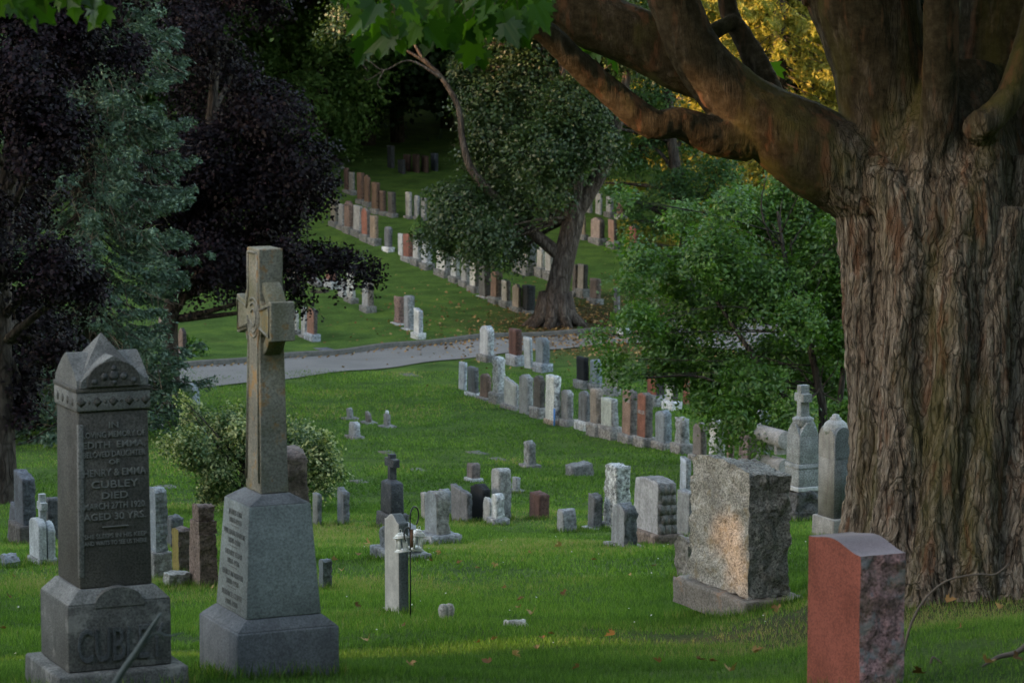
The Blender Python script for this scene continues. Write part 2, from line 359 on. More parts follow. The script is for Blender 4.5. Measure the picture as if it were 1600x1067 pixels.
# ------------------------------------------------------------------ stones
def body_geo(b, a, h, top='flat', amt=None, rough=0.0, res=0.06, taper=0.0, all_rough=False, z0=0.0, seed=0):
    """b along X, a along Y, h up. Slot 0 = left (inscribed) face, slot 1 = the rest."""
    nx_, ny_, nz_ = max(2, int(b / res)), max(4, int(a / res)), max(3, int(h / res))
    nx_, ny_, nz_ = min(nx_, 26), min(ny_, 30), min(nz_, 46)
    if ny_ % 2: ny_ += 1
    P, Fc, M = [], [], []
    def face(n1, n2, fn, m):
        base = sum(len(p) for p in P)
        g1, g2 = np.meshgrid(np.linspace(0, 1, n1 + 1), np.linspace(0, 1, n2 + 1), indexing='ij')
        P.append(fn(g1.ravel(), g2.ravel())); i, j = np.meshgrid(np.arange(n1), np.arange(n2), indexing='ij')
        q = base + (i * (n2 + 1) + j).ravel(); Fc.append(np.stack([q, q + n2 + 1, q + n2 + 2, q + 1], -1)); M.extend([m] * (n1 * n2))
    o = lambda v, k: np.full_like(v, k)
    face(nz_, ny_, lambda u, v: np.stack([o(u, 0), v, u], -1), 0)          # -X
    face(ny_, nz_, lambda u, v: np.stack([o(u, 1), u, v], -1), 1)          # +X
    face(nx_, nz_, lambda u, v: np.stack([u, o(u, 0), v], -1), 1)          # -Y
    face(nz_, nx_, lambda u, v: np.stack([v, o(u, 1), u], -1), 1)          # +Y
    face(nx_, ny_, lambda u, v: np.stack([u, v, o(u, 1)], -1), 2)          # top
    P = np.concatenate(P); Fc = np.concatenate(Fc); M = np.array(M)
    _, idx, inv = np.unique(np.round(P, 6), axis=0, return_index=True, return_inverse=True)
    P = P[idx]; Fc = inv.reshape(-1)[Fc]
    M = np.minimum(M, 1)
    u = P[:, 1] * 2 - 1; s = P[:, 0] * 2 - 1
    if amt is None: amt = {'flat': 0, 'round': .5, 'serp': .13, 'oval': .22, 'peak': .28, 'slant': .25, 'hip': .25, 'slantx': .3, 'notch': .2}[top] * a
    if top == 'round': dz = amt * (1 - np.sqrt(np.clip(1 - (u * 0.98)**2, 0, 1)))
    elif top == 'serp': dz = amt * (1 - np.cos(pi * np.clip(np.abs(u), 0, 1))) / 2 * 1.0 + 0 * u
    elif top == 'oval': dz = amt * u * u
    elif top == 'peak': dz = amt * np.abs(u)
    elif top == 'slant': dz = amt * (1 - u) / 2
    elif top == 'slantx': dz = amt * (1 - s) / 2
    elif top == 'hip': dz = amt * np.maximum(np.abs(u), np.abs(s))
    elif top == 'notch': dz = amt * (np.abs(u) > .55)
    else: dz = 0 * u
    z = P[:, 2] * (h - dz)
    tp = taper * z / h
    x = (P[:, 0] - .5) * (b - 2 * tp * b); y = (P[:, 1] - .5) * (a - 2 * tp * a)
    V = np.stack([x, y, z + z0], -1)
    if rough:
        f = 1 / max(0.09, rough * 4)
        for ax, (cx, sel) in enumerate([(P[:, 0], 0), (P[:, 1], 1), (P[:, 2], 2)]):
            n_ = 0.65 * fbm(V * f * 1.3 + 31 * ax + seed * 7.1, seed + ax, 3) + 0.35 * vnoise(V * f * 5 + 11, seed + 9)
            hi = (cx > 0.999); lo = (cx < 0.001)
            if ax == 2: V[:, 2] += rough * (n_ - .1) * hi
            else:
                k = 1.0 if (all_rough or ax == 1) else 0.0
                V[:, ax] += rough * (n_ - .2) * hi * (1 if ax else 1) - rough * (n_ - .2) * lo * k
    return V, Fc, M
def ppm_ground(px, py):
    G, dep = hit(px, py); return G, dep, F / dep
def dims(px, dep, wl, wr):
    th = PSI + atan((px - 800) / F); pm = F / dep
    return wl / (pm * sin(th)), wr / (pm * cos(th))
GREY = (0.26, 0.265, 0.27); LGREY = (0.40, 0.41, 0.42); WHITE = (0.62, 0.63, 0.64); DGREY = (0.10, 0.105, 0.115); BLACK = (0.012, 0.013, 0.016)
BLUE = (0.20, 0.235, 0.27); BROWN = (0.155, 0.085, 0.065); RED = (0.24, 0.075, 0.05); PINK = (0.33, 0.23, 0.21); TAN = (0.30, 0.235, 0.18); BGREY = (0.17, 0.155, 0.14)
GR = {'A': 'gravestones in the long row at the foot of the slope', 'B': 'gravestones beside the lane', 'C': 'gravestones in the long row climbing the far slope', 'D': 'gravestones behind the forked tree',
      'E': 'gravestones high on the far slope', 'G': 'shaded gravestones under the dark trees', 'H': 'tall stones in the deep shade', 'I': 'gravestones on the lawn across the lane',
      'M': 'gravestones scattered on the mid lawn', 'S': 'small markers on the open lawn', 'L': 'gravestones at the left edge', 'R': 'monuments by the big trunk'}
def add_body(root, par_name, b, a, h, z0, front, side, top, amt, rough, res, taper=0.0, all_rough=False, seed=0, off=(0, 0)):
    V, Fc, M = body_geo(b, a, h, top, amt, rough, res, taper, all_rough, z0, seed)
    V[:, 0] += off[0]; V[:, 1] += off[1]
    o = mk(par_name, V, Fc, [front, side], root, midx=M)
    if res < 0.035 and rough > 0.012: o.data.polygons.foreach_set('use_smooth', np.ones(len(o.data.polygons), dtype=bool)); o.data.set_sharp_from_angle(angle=R(38))
    return o
def gravestone(cx, by, wl, wr, h, bh, top, col, label, grp, side=None, rough=0.02, base=None, amt=None, taper=0.0, all_rough=False, ov=0.07, kind='gravestone', lichen=None, stain=0.5, contrast=.35, tilt=(0, 0), depth=None, cat='gravestone', bov=None):
    G, dep, pm = ppm_ground(cx, by)
    if depth: dep = depth; G = at(cx, by, dep); pm = F / dep
    a, b = dims(cx, dep, wl, wr)
    a = max(a, 0.12); b = max(b, 0.07)
    if not bh: ov = 0
    H = h / pm; BH = bh / pm
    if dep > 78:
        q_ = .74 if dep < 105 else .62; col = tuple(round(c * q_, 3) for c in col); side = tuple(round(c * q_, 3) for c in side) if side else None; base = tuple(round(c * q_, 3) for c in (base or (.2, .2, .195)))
    if tilt == (0, 0): r1 = random.Random(int(cx * 7 + by)); tilt = (r1.gauss(0, .9), r1.gauss(0, .9))
    C = G + RV * (a / 2 + ov) + NV * (b / 2 + ov) - Vector((1, 0, 0)) * (0.5 * ov)
    C.z = G.z - 0.05
    root = empty(kind, C, PSI)
    root.rotation_euler = (R(tilt[0]), R(tilt[1]), PSI)
    near = dep < 48
    res = 0.02 if dep < 30 else (0.04 if near else 0.08)
    seed = int(cx) % 97
    sp = 55 if dep < 30 else 30
    fm = stone(col, contrast * .7, sp, 0.002, stain, lichen)
    sm = stone(side or tuple(c * .9 for c in col), contrast * 1.3, sp * .6, 0.012, stain, lichen)
    if all_rough: fm = sm
    if bh:
        bc = base or tuple(.5 * (x + y) for x, y in zip(GREY, BGREY))
        bm = stone(bc, .45, sp * .6, 0.012, stain, lichen)
        add_body(root, 'plinth', b + 2 * ov, a + 2 * ov, BH + 0.05, 0, bm, bm, 'flat', None, 0.012, res, seed=seed + 5)
    z0 = (BH + 0.05) if bh else 0
    add_body(root, 'tablet', b, a, H - BH + (0 if bh else 0.05), z0 + (0.002 if bh else 0), fm, sm, top, amt, rough, res, taper, all_rough, seed)
    tag(root, label, cat, GR.get(grp, grp))
    root['_dep'] = dep; root['_z'] = z0; root['_h'] = H - BH; root['_a'] = a; root['_b'] = b
    return root

T = gravestone
# row A
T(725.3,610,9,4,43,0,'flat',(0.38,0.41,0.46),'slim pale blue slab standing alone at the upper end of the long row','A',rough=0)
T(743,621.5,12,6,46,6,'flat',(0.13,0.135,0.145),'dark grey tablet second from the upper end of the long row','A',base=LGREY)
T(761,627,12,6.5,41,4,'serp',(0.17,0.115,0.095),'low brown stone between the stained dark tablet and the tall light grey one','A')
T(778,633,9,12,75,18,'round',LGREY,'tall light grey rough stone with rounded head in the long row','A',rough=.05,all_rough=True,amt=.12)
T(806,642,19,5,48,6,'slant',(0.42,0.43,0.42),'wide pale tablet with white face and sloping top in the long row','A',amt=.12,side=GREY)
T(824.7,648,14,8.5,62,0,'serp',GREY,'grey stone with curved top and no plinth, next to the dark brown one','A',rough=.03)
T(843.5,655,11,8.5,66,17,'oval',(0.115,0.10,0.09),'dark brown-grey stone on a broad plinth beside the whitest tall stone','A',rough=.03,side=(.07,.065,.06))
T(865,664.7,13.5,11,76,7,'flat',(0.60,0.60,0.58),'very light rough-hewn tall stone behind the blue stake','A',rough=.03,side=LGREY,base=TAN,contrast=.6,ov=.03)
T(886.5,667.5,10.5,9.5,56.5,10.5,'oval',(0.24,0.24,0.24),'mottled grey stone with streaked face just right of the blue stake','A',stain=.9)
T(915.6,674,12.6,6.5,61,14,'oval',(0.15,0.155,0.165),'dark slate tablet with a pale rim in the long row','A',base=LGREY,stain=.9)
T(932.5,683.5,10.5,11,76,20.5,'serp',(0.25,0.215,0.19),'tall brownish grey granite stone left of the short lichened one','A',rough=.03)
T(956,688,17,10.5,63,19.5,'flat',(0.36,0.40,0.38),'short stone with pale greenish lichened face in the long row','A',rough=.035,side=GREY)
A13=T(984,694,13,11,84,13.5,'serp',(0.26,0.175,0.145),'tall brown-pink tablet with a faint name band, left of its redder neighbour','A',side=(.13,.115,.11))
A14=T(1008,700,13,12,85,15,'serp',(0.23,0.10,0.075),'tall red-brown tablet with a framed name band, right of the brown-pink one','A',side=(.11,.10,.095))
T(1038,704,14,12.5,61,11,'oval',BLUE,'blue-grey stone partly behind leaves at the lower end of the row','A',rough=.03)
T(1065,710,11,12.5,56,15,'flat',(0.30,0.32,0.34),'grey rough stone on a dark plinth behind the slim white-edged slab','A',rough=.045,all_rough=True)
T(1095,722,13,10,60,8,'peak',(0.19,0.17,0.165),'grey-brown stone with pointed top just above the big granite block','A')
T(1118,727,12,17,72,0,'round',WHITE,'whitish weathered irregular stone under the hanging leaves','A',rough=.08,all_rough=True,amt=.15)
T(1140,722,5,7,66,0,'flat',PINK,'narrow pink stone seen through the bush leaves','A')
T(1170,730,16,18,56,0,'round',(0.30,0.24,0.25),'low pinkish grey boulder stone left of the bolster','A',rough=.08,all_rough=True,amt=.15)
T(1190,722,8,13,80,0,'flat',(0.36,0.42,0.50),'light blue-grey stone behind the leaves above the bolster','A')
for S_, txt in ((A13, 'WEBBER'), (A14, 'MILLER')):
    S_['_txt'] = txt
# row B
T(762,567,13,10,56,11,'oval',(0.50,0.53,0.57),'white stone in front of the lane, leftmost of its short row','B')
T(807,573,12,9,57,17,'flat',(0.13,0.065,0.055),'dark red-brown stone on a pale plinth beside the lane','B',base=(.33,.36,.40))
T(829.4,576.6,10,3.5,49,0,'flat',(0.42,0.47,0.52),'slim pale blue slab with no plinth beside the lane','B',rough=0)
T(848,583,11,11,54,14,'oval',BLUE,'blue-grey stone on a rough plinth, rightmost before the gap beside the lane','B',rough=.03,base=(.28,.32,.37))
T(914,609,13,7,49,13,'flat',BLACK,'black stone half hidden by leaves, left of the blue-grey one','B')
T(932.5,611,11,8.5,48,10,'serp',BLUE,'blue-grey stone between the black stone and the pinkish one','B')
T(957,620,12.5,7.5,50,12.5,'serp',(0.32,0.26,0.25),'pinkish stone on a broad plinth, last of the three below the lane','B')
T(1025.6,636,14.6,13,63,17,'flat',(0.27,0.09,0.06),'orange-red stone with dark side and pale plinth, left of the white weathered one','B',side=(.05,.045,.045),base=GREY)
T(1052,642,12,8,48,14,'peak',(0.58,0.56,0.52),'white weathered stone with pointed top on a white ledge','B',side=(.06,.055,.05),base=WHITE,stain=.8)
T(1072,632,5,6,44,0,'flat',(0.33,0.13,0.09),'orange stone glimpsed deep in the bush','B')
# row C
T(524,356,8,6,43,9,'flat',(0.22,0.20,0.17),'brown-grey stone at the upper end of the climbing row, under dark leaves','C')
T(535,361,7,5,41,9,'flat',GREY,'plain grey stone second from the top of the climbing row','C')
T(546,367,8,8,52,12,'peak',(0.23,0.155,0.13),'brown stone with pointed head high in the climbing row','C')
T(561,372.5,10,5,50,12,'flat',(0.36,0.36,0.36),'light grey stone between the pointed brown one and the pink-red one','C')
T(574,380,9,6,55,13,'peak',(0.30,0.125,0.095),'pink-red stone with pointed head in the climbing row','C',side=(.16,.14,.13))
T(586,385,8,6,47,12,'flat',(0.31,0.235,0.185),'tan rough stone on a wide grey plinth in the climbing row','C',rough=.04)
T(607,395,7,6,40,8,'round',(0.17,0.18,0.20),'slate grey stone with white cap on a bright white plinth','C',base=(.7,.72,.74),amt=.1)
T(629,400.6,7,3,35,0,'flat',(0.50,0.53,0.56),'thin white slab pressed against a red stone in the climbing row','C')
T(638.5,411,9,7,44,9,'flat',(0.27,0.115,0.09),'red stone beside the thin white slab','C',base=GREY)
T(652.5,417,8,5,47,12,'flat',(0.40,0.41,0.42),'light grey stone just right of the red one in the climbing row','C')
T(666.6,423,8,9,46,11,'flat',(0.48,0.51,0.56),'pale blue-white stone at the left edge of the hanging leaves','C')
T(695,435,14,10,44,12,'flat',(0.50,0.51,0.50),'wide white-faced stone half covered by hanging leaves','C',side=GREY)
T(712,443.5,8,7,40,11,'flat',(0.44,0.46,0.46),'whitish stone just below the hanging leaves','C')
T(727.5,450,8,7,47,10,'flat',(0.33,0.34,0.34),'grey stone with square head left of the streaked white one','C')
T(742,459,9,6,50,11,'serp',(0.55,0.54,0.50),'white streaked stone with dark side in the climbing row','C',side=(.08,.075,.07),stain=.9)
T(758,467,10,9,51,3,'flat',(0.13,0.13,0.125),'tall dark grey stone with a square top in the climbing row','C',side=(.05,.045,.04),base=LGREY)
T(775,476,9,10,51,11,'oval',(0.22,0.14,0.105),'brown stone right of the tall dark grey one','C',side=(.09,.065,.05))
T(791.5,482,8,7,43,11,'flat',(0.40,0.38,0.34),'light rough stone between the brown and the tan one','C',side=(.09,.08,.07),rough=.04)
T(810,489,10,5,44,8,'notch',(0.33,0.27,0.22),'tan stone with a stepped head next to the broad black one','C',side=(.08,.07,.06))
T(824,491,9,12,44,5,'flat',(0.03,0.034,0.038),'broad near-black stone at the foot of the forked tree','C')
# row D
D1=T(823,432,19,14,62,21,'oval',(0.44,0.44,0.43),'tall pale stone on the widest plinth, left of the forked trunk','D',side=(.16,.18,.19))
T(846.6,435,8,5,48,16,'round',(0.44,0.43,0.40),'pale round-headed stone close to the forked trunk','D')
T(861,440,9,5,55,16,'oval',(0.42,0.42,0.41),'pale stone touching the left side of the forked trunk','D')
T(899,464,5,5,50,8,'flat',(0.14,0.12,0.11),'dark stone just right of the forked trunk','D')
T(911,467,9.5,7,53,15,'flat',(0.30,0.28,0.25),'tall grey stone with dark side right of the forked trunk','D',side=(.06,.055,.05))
T(932,477.5,11,7,41,10,'flat',(0.19,0.145,0.125),'brown stone on a wide plinth in the shade right of the forked tree','D')
T(965,491,6,4,40,0,'flat',(0.26,0.25,0.25),'narrow grey slab beside the right-hand bush','D')
# row E / F
T(913,376,5,3,38,9,'flat',TAN,'thin tan stone at the right edge of the forked trunk','E')
T(936.6,384,14,8,43,11,'serp',(0.36,0.28,0.25),'wide pinkish tan stone on a pale plinth right of the fork','E',side=(.10,.08,.07))
T(960,390,9,5,46,11,'flat',(0.32,0.20,0.16),'brown narrow stone right of the wide pinkish one, high right of the fork','E',side=(.10,.08,.07))
T(993,397,10,6,41,8,'flat',(0.26,0.10,0.085),'red stone with a white paper on top at the bush edge','E')
T(921,333,5,5,26,0,'flat',GREY,'dim grey stone in the fork of the trunk','E')
T(938,336,8,3,36,0,'flat',(0.40,0.42,0.43),'tall pale slab above the wide pinkish tan stone','E')
T(954,341,7,5,33,9,'flat',(0.36,0.38,0.40),'pale blue-grey stone on a plinth high right of the fork','E')
T(972,345,9,5,30,9,'flat',(0.17,0.10,0.09),'dark reddish stone on a pale plinth under leaves, high right','E',base=LGREY)
# group G
T(543,303,5,4,40,6,'flat',(0.13,0.075,0.065),'dark reddish stone, leftmost of the shaded group','G')
T(551,306,6,4,36,8,'flat',(0.24,0.23,0.22),'lighter faced stone in the shaded group','G')
T(565,321,7,6,50,9,'flat',(0.15,0.09,0.07),'tall brown square stone in the shaded group','G')
T(576,325,7,4,51,9,'peak',(0.16,0.10,0.075),'brown stone with pointed head in the shaded group','G')
T(588,336,8,6,50,9,'flat',(0.17,0.11,0.08),'broad brown stone in the middle of the shaded group','G')
T(599,338,6,5,39,7,'flat',(0.15,0.10,0.08),'short brown stone right of the broad brown one in shade','G')
T(613,341,7,6,40,7,'flat',(0.11,0.105,0.10),'dim grey stone at the right of the shaded group','G')
T(640,343,6,5,42,5,'flat',(0.42,0.42,0.40),'pale tall stone standing in the shade beyond the green cone bush','G')
T(652,344,6,5,38,5,'round',(0.33,0.35,0.36),'pale dim stone with rounded head next to the pale tall one','G')
T(663,346,6,4,36,5,'flat',(0.30,0.31,0.33),'dim grey stone touching the hanging leaves in the shade','G')
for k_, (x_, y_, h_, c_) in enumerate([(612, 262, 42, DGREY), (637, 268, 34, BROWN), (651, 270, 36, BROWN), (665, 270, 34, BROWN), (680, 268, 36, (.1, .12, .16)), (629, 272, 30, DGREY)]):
    T(x_, y_, 7, 5, h_ - 8, 0, 'flat', tuple(q_ * .5 for q_ in c_), 'tall stone in the far wood, darkened in colour for the deepest shade', 'H', rough=0)  # halved colour stands in for the deep shade here
# group I
T(476,529,6,3,48,4,'flat',LGREY,'tall narrow pale stone just left of the brown one across the lane','I')
T(462,524,7,5,38,8,'peak',(0.50,0.50,0.48),'whitish stone peeping past the cross shaft','I')
T(490,535,11,6,52,12,'oval',(0.27,0.145,0.11),'brown-red stone on a blue-grey plinth nearest the lane','I',base=(.30,.34,.39),side=(.10,.085,.085))
T(537,465,5,6,28,14,'flat',(0.28,0.29,0.31),'grey stone left of the white gnarled one','I',base=LGREY)
T(551,475.6,10,5,52,9,'serp',(0.52,0.54,0.54),'white gnarled stone below the drooping dark branch','I',rough=.08,all_rough=True)
T(574,490,9,10,52,11,'oval',(0.33,0.34,0.36),'grey pillar-like stone standing free on the lawn across the lane','I',side=(.24,.21,.19),rough=.03)
T(622.5,509,8,9,44,3,'flat',(0.26,0.17,0.155),'pink rough stone, left of a cluster of three','I',rough=.04,all_rough=True,base=(.45,.47,.5))
T(638,517,7,10,54,3,'round',(0.30,0.32,0.35),'grey stone, the middle of a cluster of three','I',base=(.45,.47,.5),amt=.05)
T(654,531,8,7,48,10,'slant',(0.60,0.62,0.63),'white slant-topped stone of a cluster of three by the kerb','I',base=(.55,.57,.58),amt=.06,side=(.35,.38,.42))
T(519,453,11,8,26,14,'flat',(0.25,0.12,0.10),'brown stone on a long pale plinth under the dark branch','I',base=(.42,.44,.46))
T(497,449,14,8,15,6,'slant',(0.33,0.30,0.29),'low pinkish stone far back under the dark branch','I')
T(462,440,10,8,16,6,'flat',(0.35,0.33,0.32),'low pale stone behind the head of the big stone cross','I')
T(285,557,10,9,43,5,'peak',(0.26,0.175,0.145),'brown tapered stone beside the bright green shrub','I',side=(.05,.04,.04),taper=.22,base=(.5,.52,.55),amt=.1)
T(252,528,5,3,32,0,'flat',(.36,.28,.25),'pinkish stone behind the dark trunk','I')
T(128,532,12,9,17,5,'flat',WHITE,'white stone glimpsed between purple leaves and spruce','I')
T(350,440,9,8,26,5,'oval',(0.42,0.40,0.40),'pale stone glimpsed through the purple tree, left of the cross head','I')
T(300,640,16,14,38,0,'peak',(0.26,0.31,0.36),'blue-grey tapered stone behind the tip of the variegated shrub','I',rough=.03,taper=.06,amt=.08)
# small markers
T(547,656.6,5.5,5.5,17.6,2,'serp',GREY,'small grey block, farthest of the four little markers','S',ov=.1)
T(576,663,5.5,5,18,2,'slant',(0.19,0.165,0.155),'small brown-grey block in the middle of the four little markers','S',ov=.1)
KN=T(605,669,6,6,24,2,'hip',(0.28,0.27,0.27),'small post with a white knob on top','S',taper=.04,ov=.1)
T(553,687,9,10,26,4,'round',(0.34,0.35,0.37),'small scroll-topped marker, nearest of the four little ones','S',amt=.08,rough=.03)
T(738,753.6,9,13,29,5,'serp',(0.20,0.165,0.155),'small brown marker on a white base, nearest the tall rolled-top slab','S',base=LGREY,ov=.04)
T(826,731,9,13,40,3,'round',GREY,'grey rounded marker standing alone on the open lawn','S',rough=.05,amt=.06,all_rough=True)
T(896,744,14,31,19,0,'slantx',(0.22,0.225,0.23),'low rough wedge block lying on the lawn','S',rough=.05,all_rough=True,amt=.06)
T(806,771,6,7,23,4,'flat',GREY,'small grey marker just behind the tall rolled-top slab','S')
T(244,671,5,5,26,8,'round',(0.42,0.45,0.48),'small pale statue-like marker beside the tall dark monument','S',amt=.04,rough=.06,all_rough=True)
# mid lawn
T(536.6,821,10,10,57,0,'slant',(0.15,0.165,0.18),'dark grey slab at the right tip of the variegated shrub','M',amt=.06)
T(496,822,8,6,50,0,'flat',(0.17,0.18,0.18),'grey slab half behind the variegated shrub','M')
T(842,812,15.5,16,44,0,'hip',(0.14,0.075,0.065),'squat brown block with a slanted light top','M',rough=.01,amt=.05)
T(960,828,19,24,98,4,'flat',(0.42,0.44,0.44),'tall rough white-grey pillar stone on the mid lawn','M',rough=.045,all_rough=True,contrast=.6)
T(928,829,10,14,55,2,'slant',(0.13,0.135,0.14),'dark mottled stone left of the rough white-grey pillar','M',rough=.03,amt=.05,base=LGREY)
T(976,858,21,20,67,2,'oval',(0.24,0.25,0.26),'grey stone with rock-faced side left of the big light slab','M',side=(.11,.12,.13),rough=.05)
SH=T(1028,855.5,40,31,102,18,'oval',(0.33,0.325,0.335),'big light slab with shingle-patterned side on a brown plinth','M',side=(.17,.165,.165),base=(.17,.13,.11),taper=.045,amt=.04,ov=.06)
T(880,832,10,21,36,0,'round',(0.25,0.26,0.27),'small scroll-shaped rounded stone on the mid lawn','M',amt=.1,rough=.03)
T(1072,771,10,8,56,0,'slant',(0.42,0.46,0.52),'slim slab with a white edge left of the granite block','M',side=(.2,.21,.22),amt=.04)
T(1076,840,20,16,70,0,'flat',(0.22,0.225,0.23),'weathered grey stone close behind the granite block','M',rough=.03)
T(1078,906,22,20,66,0,'oval',(0.25,0.23,0.21),'rough small stone against the left side of the granite block','M',rough=.06,all_rough=True)
T(779,814,12,20,81,0,'round',(0.30,0.305,0.30),'tall grey slab with rolled top behind the small white tablet','M',amt=.05)
T(765,818,11,6,40,0,'round',(0.36,0.37,0.37),'low pale round-headed slab left of the small stained white tablet','M')
T(776,822,8,13,49,10,'round',(0.50,0.52,0.53),'small white round-headed tablet with dark stains on a rough base','M',stain=1.0,base=GREY,amt=.08,ov=.06)
T(753.5,816,20,12,57,0,'serp',BLACK,'polished black stone with a curved top','M',rough=0,stain=0)
T(731,817,26,8,54,0,'slant',(0.17,0.17,0.18),'dark grey slab with a sloping top left of the black stone','M',amt=.10,side=(.11,.115,.12))
T(682,852,19,21,79,12,'oval',(0.21,0.235,0.255),'blue-grey stone with curved top on a long rough base','M',side=(.22,.215,.20),base=(.24,.25,.26),ov=.12,rough=.03)
T(693,806,10,13,41,0,'round',(0.22,0.235,0.25),'dark rounded stone behind the blue-grey curved one','M',amt=.08,rough=.03)
T(664,812,6,6,42,0,'flat',(0.30,0.29,0.28),'narrow stone peeping out left of the blue-grey curved one','M')
T(624,878,34,36,50,9,'serp',(0.25,0.26,0.27),'squat rough stone behind the tall lantern stone','M',rough=.05,all_rough=True,base=GREY)
# left edge
T(36,853,14,20,112,30,'slant',(0.09,0.10,0.12),'tall dark slab with a slanted head on stepped plinths at the left edge','L',amt=.08,base=(.10,.09,.085))
T(19,848,9,15,60,0,'slant',(0.085,0.09,0.105),'dark leaning slab at the far left','L',amt=.08,tilt=(0,7))
T(76,845,6,18,66,0,'flat',(0.075,0.078,0.085),'broad dark stone behind the small white cross','L')
T(8,888,10,24,19,0,'oval',(0.24,0.26,0.29),'low grey rough block cut off by the left frame edge','L',rough=.04,all_rough=True)
T(244,908,12,19,144,43,'round',(0.21,0.235,0.26),'tall mottled blue-grey tablet on two stepped plinths beside the dark monument','L',side=(.22,.24,.26),amt=.06,rough=.02,lichen=(.42,.44,.44),ov=.03)
T(268,858,8,20,54,0,'hip',(0.11,0.12,0.13),'dark stone with a light chamfered top behind the ochre-edged one','L',amt=.04)
T(280,899,11,18,73,0,'round',(0.25,0.19,0.06),'brown stone with an ochre lichened face','L',side=(.16,.125,.115),rough=.035,amt=.04)
T(262,919,8,36,22,0,'flat',(0.32,0.31,0.29),'low pale kerb block with a white top edge','L',rough=.03,all_rough=True)
T(505,922,6,15,49,0,'oval',(0.15,0.17,0.18),'small dark stone behind the pedestal of the big stone cross','L',rough=.03)
T(452,880,32,34,178,0,'round',(0.16,0.115,0.10),'tall round-headed brown stone behind the big stone cross','L',side=(.13,.10,.09),amt=.12,rough=.03)

# ------------------------------------------------------------------ lettering
def lettering(name, lines, mat, parent, size, loc, facing, spacing=1.35, depth=0.003, fit=None, xs=1.0):
    """lines of text centred; facing '-Y' or '-X' in the parent's frame. loc = top centre."""
    V, Fc, n = [], [], 0
    y = 0
    for ln in lines:
        s = size
        if isinstance(ln, tuple): ln, s = ln[0], size * ln[1]
        y -= s * spacing
        if ln == '-':
            q, f = box(-size * 1.6, size * 1.6, y + s * .4, y + s * .48, 0, depth)
            V.append(q); Fc += [tuple(int(i) + n for i in t) for t in f]; n += len(q); continue
        if not ln: continue
        cu = bpy.data.curves.new('t', 'FONT'); cu.body = ln; cu.size = s; cu.align_x = 'CENTER'; cu.extrude = depth / 2; cu.resolution_u = 3
        cu.offset = s * 0.004
        to = bpy.data.objects.new('t', cu); COL.objects.link(to)
        bpy.context.view_layer.update()
        me = bpy.data.meshes.new_from_object(to.evaluated_get(bpy.context.evaluated_depsgraph_get()))
        bpy.data.objects.remove(to)
        co = np.empty(len(me.vertices) * 3); me.vertices.foreach_get('co', co); co = co.reshape(-1, 3)
        co[:, 0] *= xs; wd = co[:, 0].max() - co[:, 0].min()
        if fit and wd > fit: co[:, 0] *= fit / wd
        co[:, 1] += y
        V.append(co); Fc += [tuple(i + n for i in p.vertices) for p in me.polygons]; n += len(co)
    V = np.concatenate(V); x, yy, z = V[:, 0], V[:, 1], V[:, 2]
    if facing == '-Y': W = np.stack([loc[0] + x, loc[1] - z, loc[2] + yy], -1)
    else: W = np.stack([loc[0] - z, loc[1] - x, loc[2] + yy], -1)
    return mk(name, W, Fc, mat, parent)
M_LET = plain('pale_lettering', (0.30, 0.31, 0.32), 0.8)
V, Fc = lathe([(.001, 0), (.035, .0), (.05, .03), (.03, .07), (.001, .08)], 10); V[:, 2] += KN['_z'] + KN['_h'] - .05; mk('knob', V, Fc, stone((.5, .51, .52), .2, 40), KN, smooth=True)
M_SHG = stone((.19, .185, .185), .4, 40, .006, .4)
for r_ in range(5):
    for c_ in range(3):
        bw = SH['_b'] * .92 / 3; hh_ = SH['_h'] * .92 / 5; x0_ = -SH['_b'] * .46 + c_ * bw + (.5 * bw if r_ % 2 else 0) * (c_ < 2); zb_ = SH['_z'] + .01 + r_ * hh_; y0_ = -SH['_a'] / 2 + .045 * (zb_ - SH['_z']) / SH['_h'] * SH['_a'] * 0
        V, Fc = box(x0_ + .004, x0_ + bw - .004, y0_ - .024 + .045 * r_ / 5, y0_ + .05, zb_ - .01, zb_ + hh_ - .006); V[[4, 5], 1] += .016; mk('carved_shingle', V, Fc, M_SHG, SH)
M_LETD = plain('dark_lettering', (0.125, 0.13, 0.125), 0.9)
for S_ in (A13, A14):
    p = 0.22 if S_ is A13 else 0.42
    z = S_['_z'] + S_['_h'] * (1 - p); bb = S_['_b'] / 2; aa = S_['_a']
    lettering('name_band', [S_['_txt']], M_LET, S_, 0.11, (-bb - .003, 0, z + .09), '-X', fit=aa * .8)
    del S_['_txt']

# ------------------------------------------------------------------ the larger monuments
def mono(cx, by, wl, wr, name, label, cat='monument', grp=None, dep=None):
    G, d_, pm = ppm_ground(cx, by)
    if dep: d_ = dep; G = at(cx, by, d_); pm = F / d_
    a, b = dims(cx, d_, wl, wr)
    C = G + RV * a / 2 + NV * b / 2; C.z = G.z
    root = empty(name, C, PSI); tag(root, label, cat, grp)
    return root, a, b, pm
def rot_taper_box(b0, a0, b1, a1, z0, z1):
    V = [(-b0/2,-a0/2,z0),(b0/2,-a0/2,z0),(b0/2,a0/2,z0),(-b0/2,a0/2,z0),(-b1/2,-a1/2,z1),(b1/2,-a1/2,z1),(b1/2,a1/2,z1),(-b1/2,a1/2,z1)]
    return np.array(V, float), np.array([(0,3,2,1),(4,5,6,7),(0,1,5,4),(1,2,6,5),(2,3,7,6),(3,0,4,7)])
def tb(name, b0, a0, b1, a1, z0, z1, mat, parent, bv=0.008):
    V, Fc = rot_taper_box(b0, a0, b1, a1, z0, z1); return bevel(mk(name, V, Fc, mat, parent), bv)

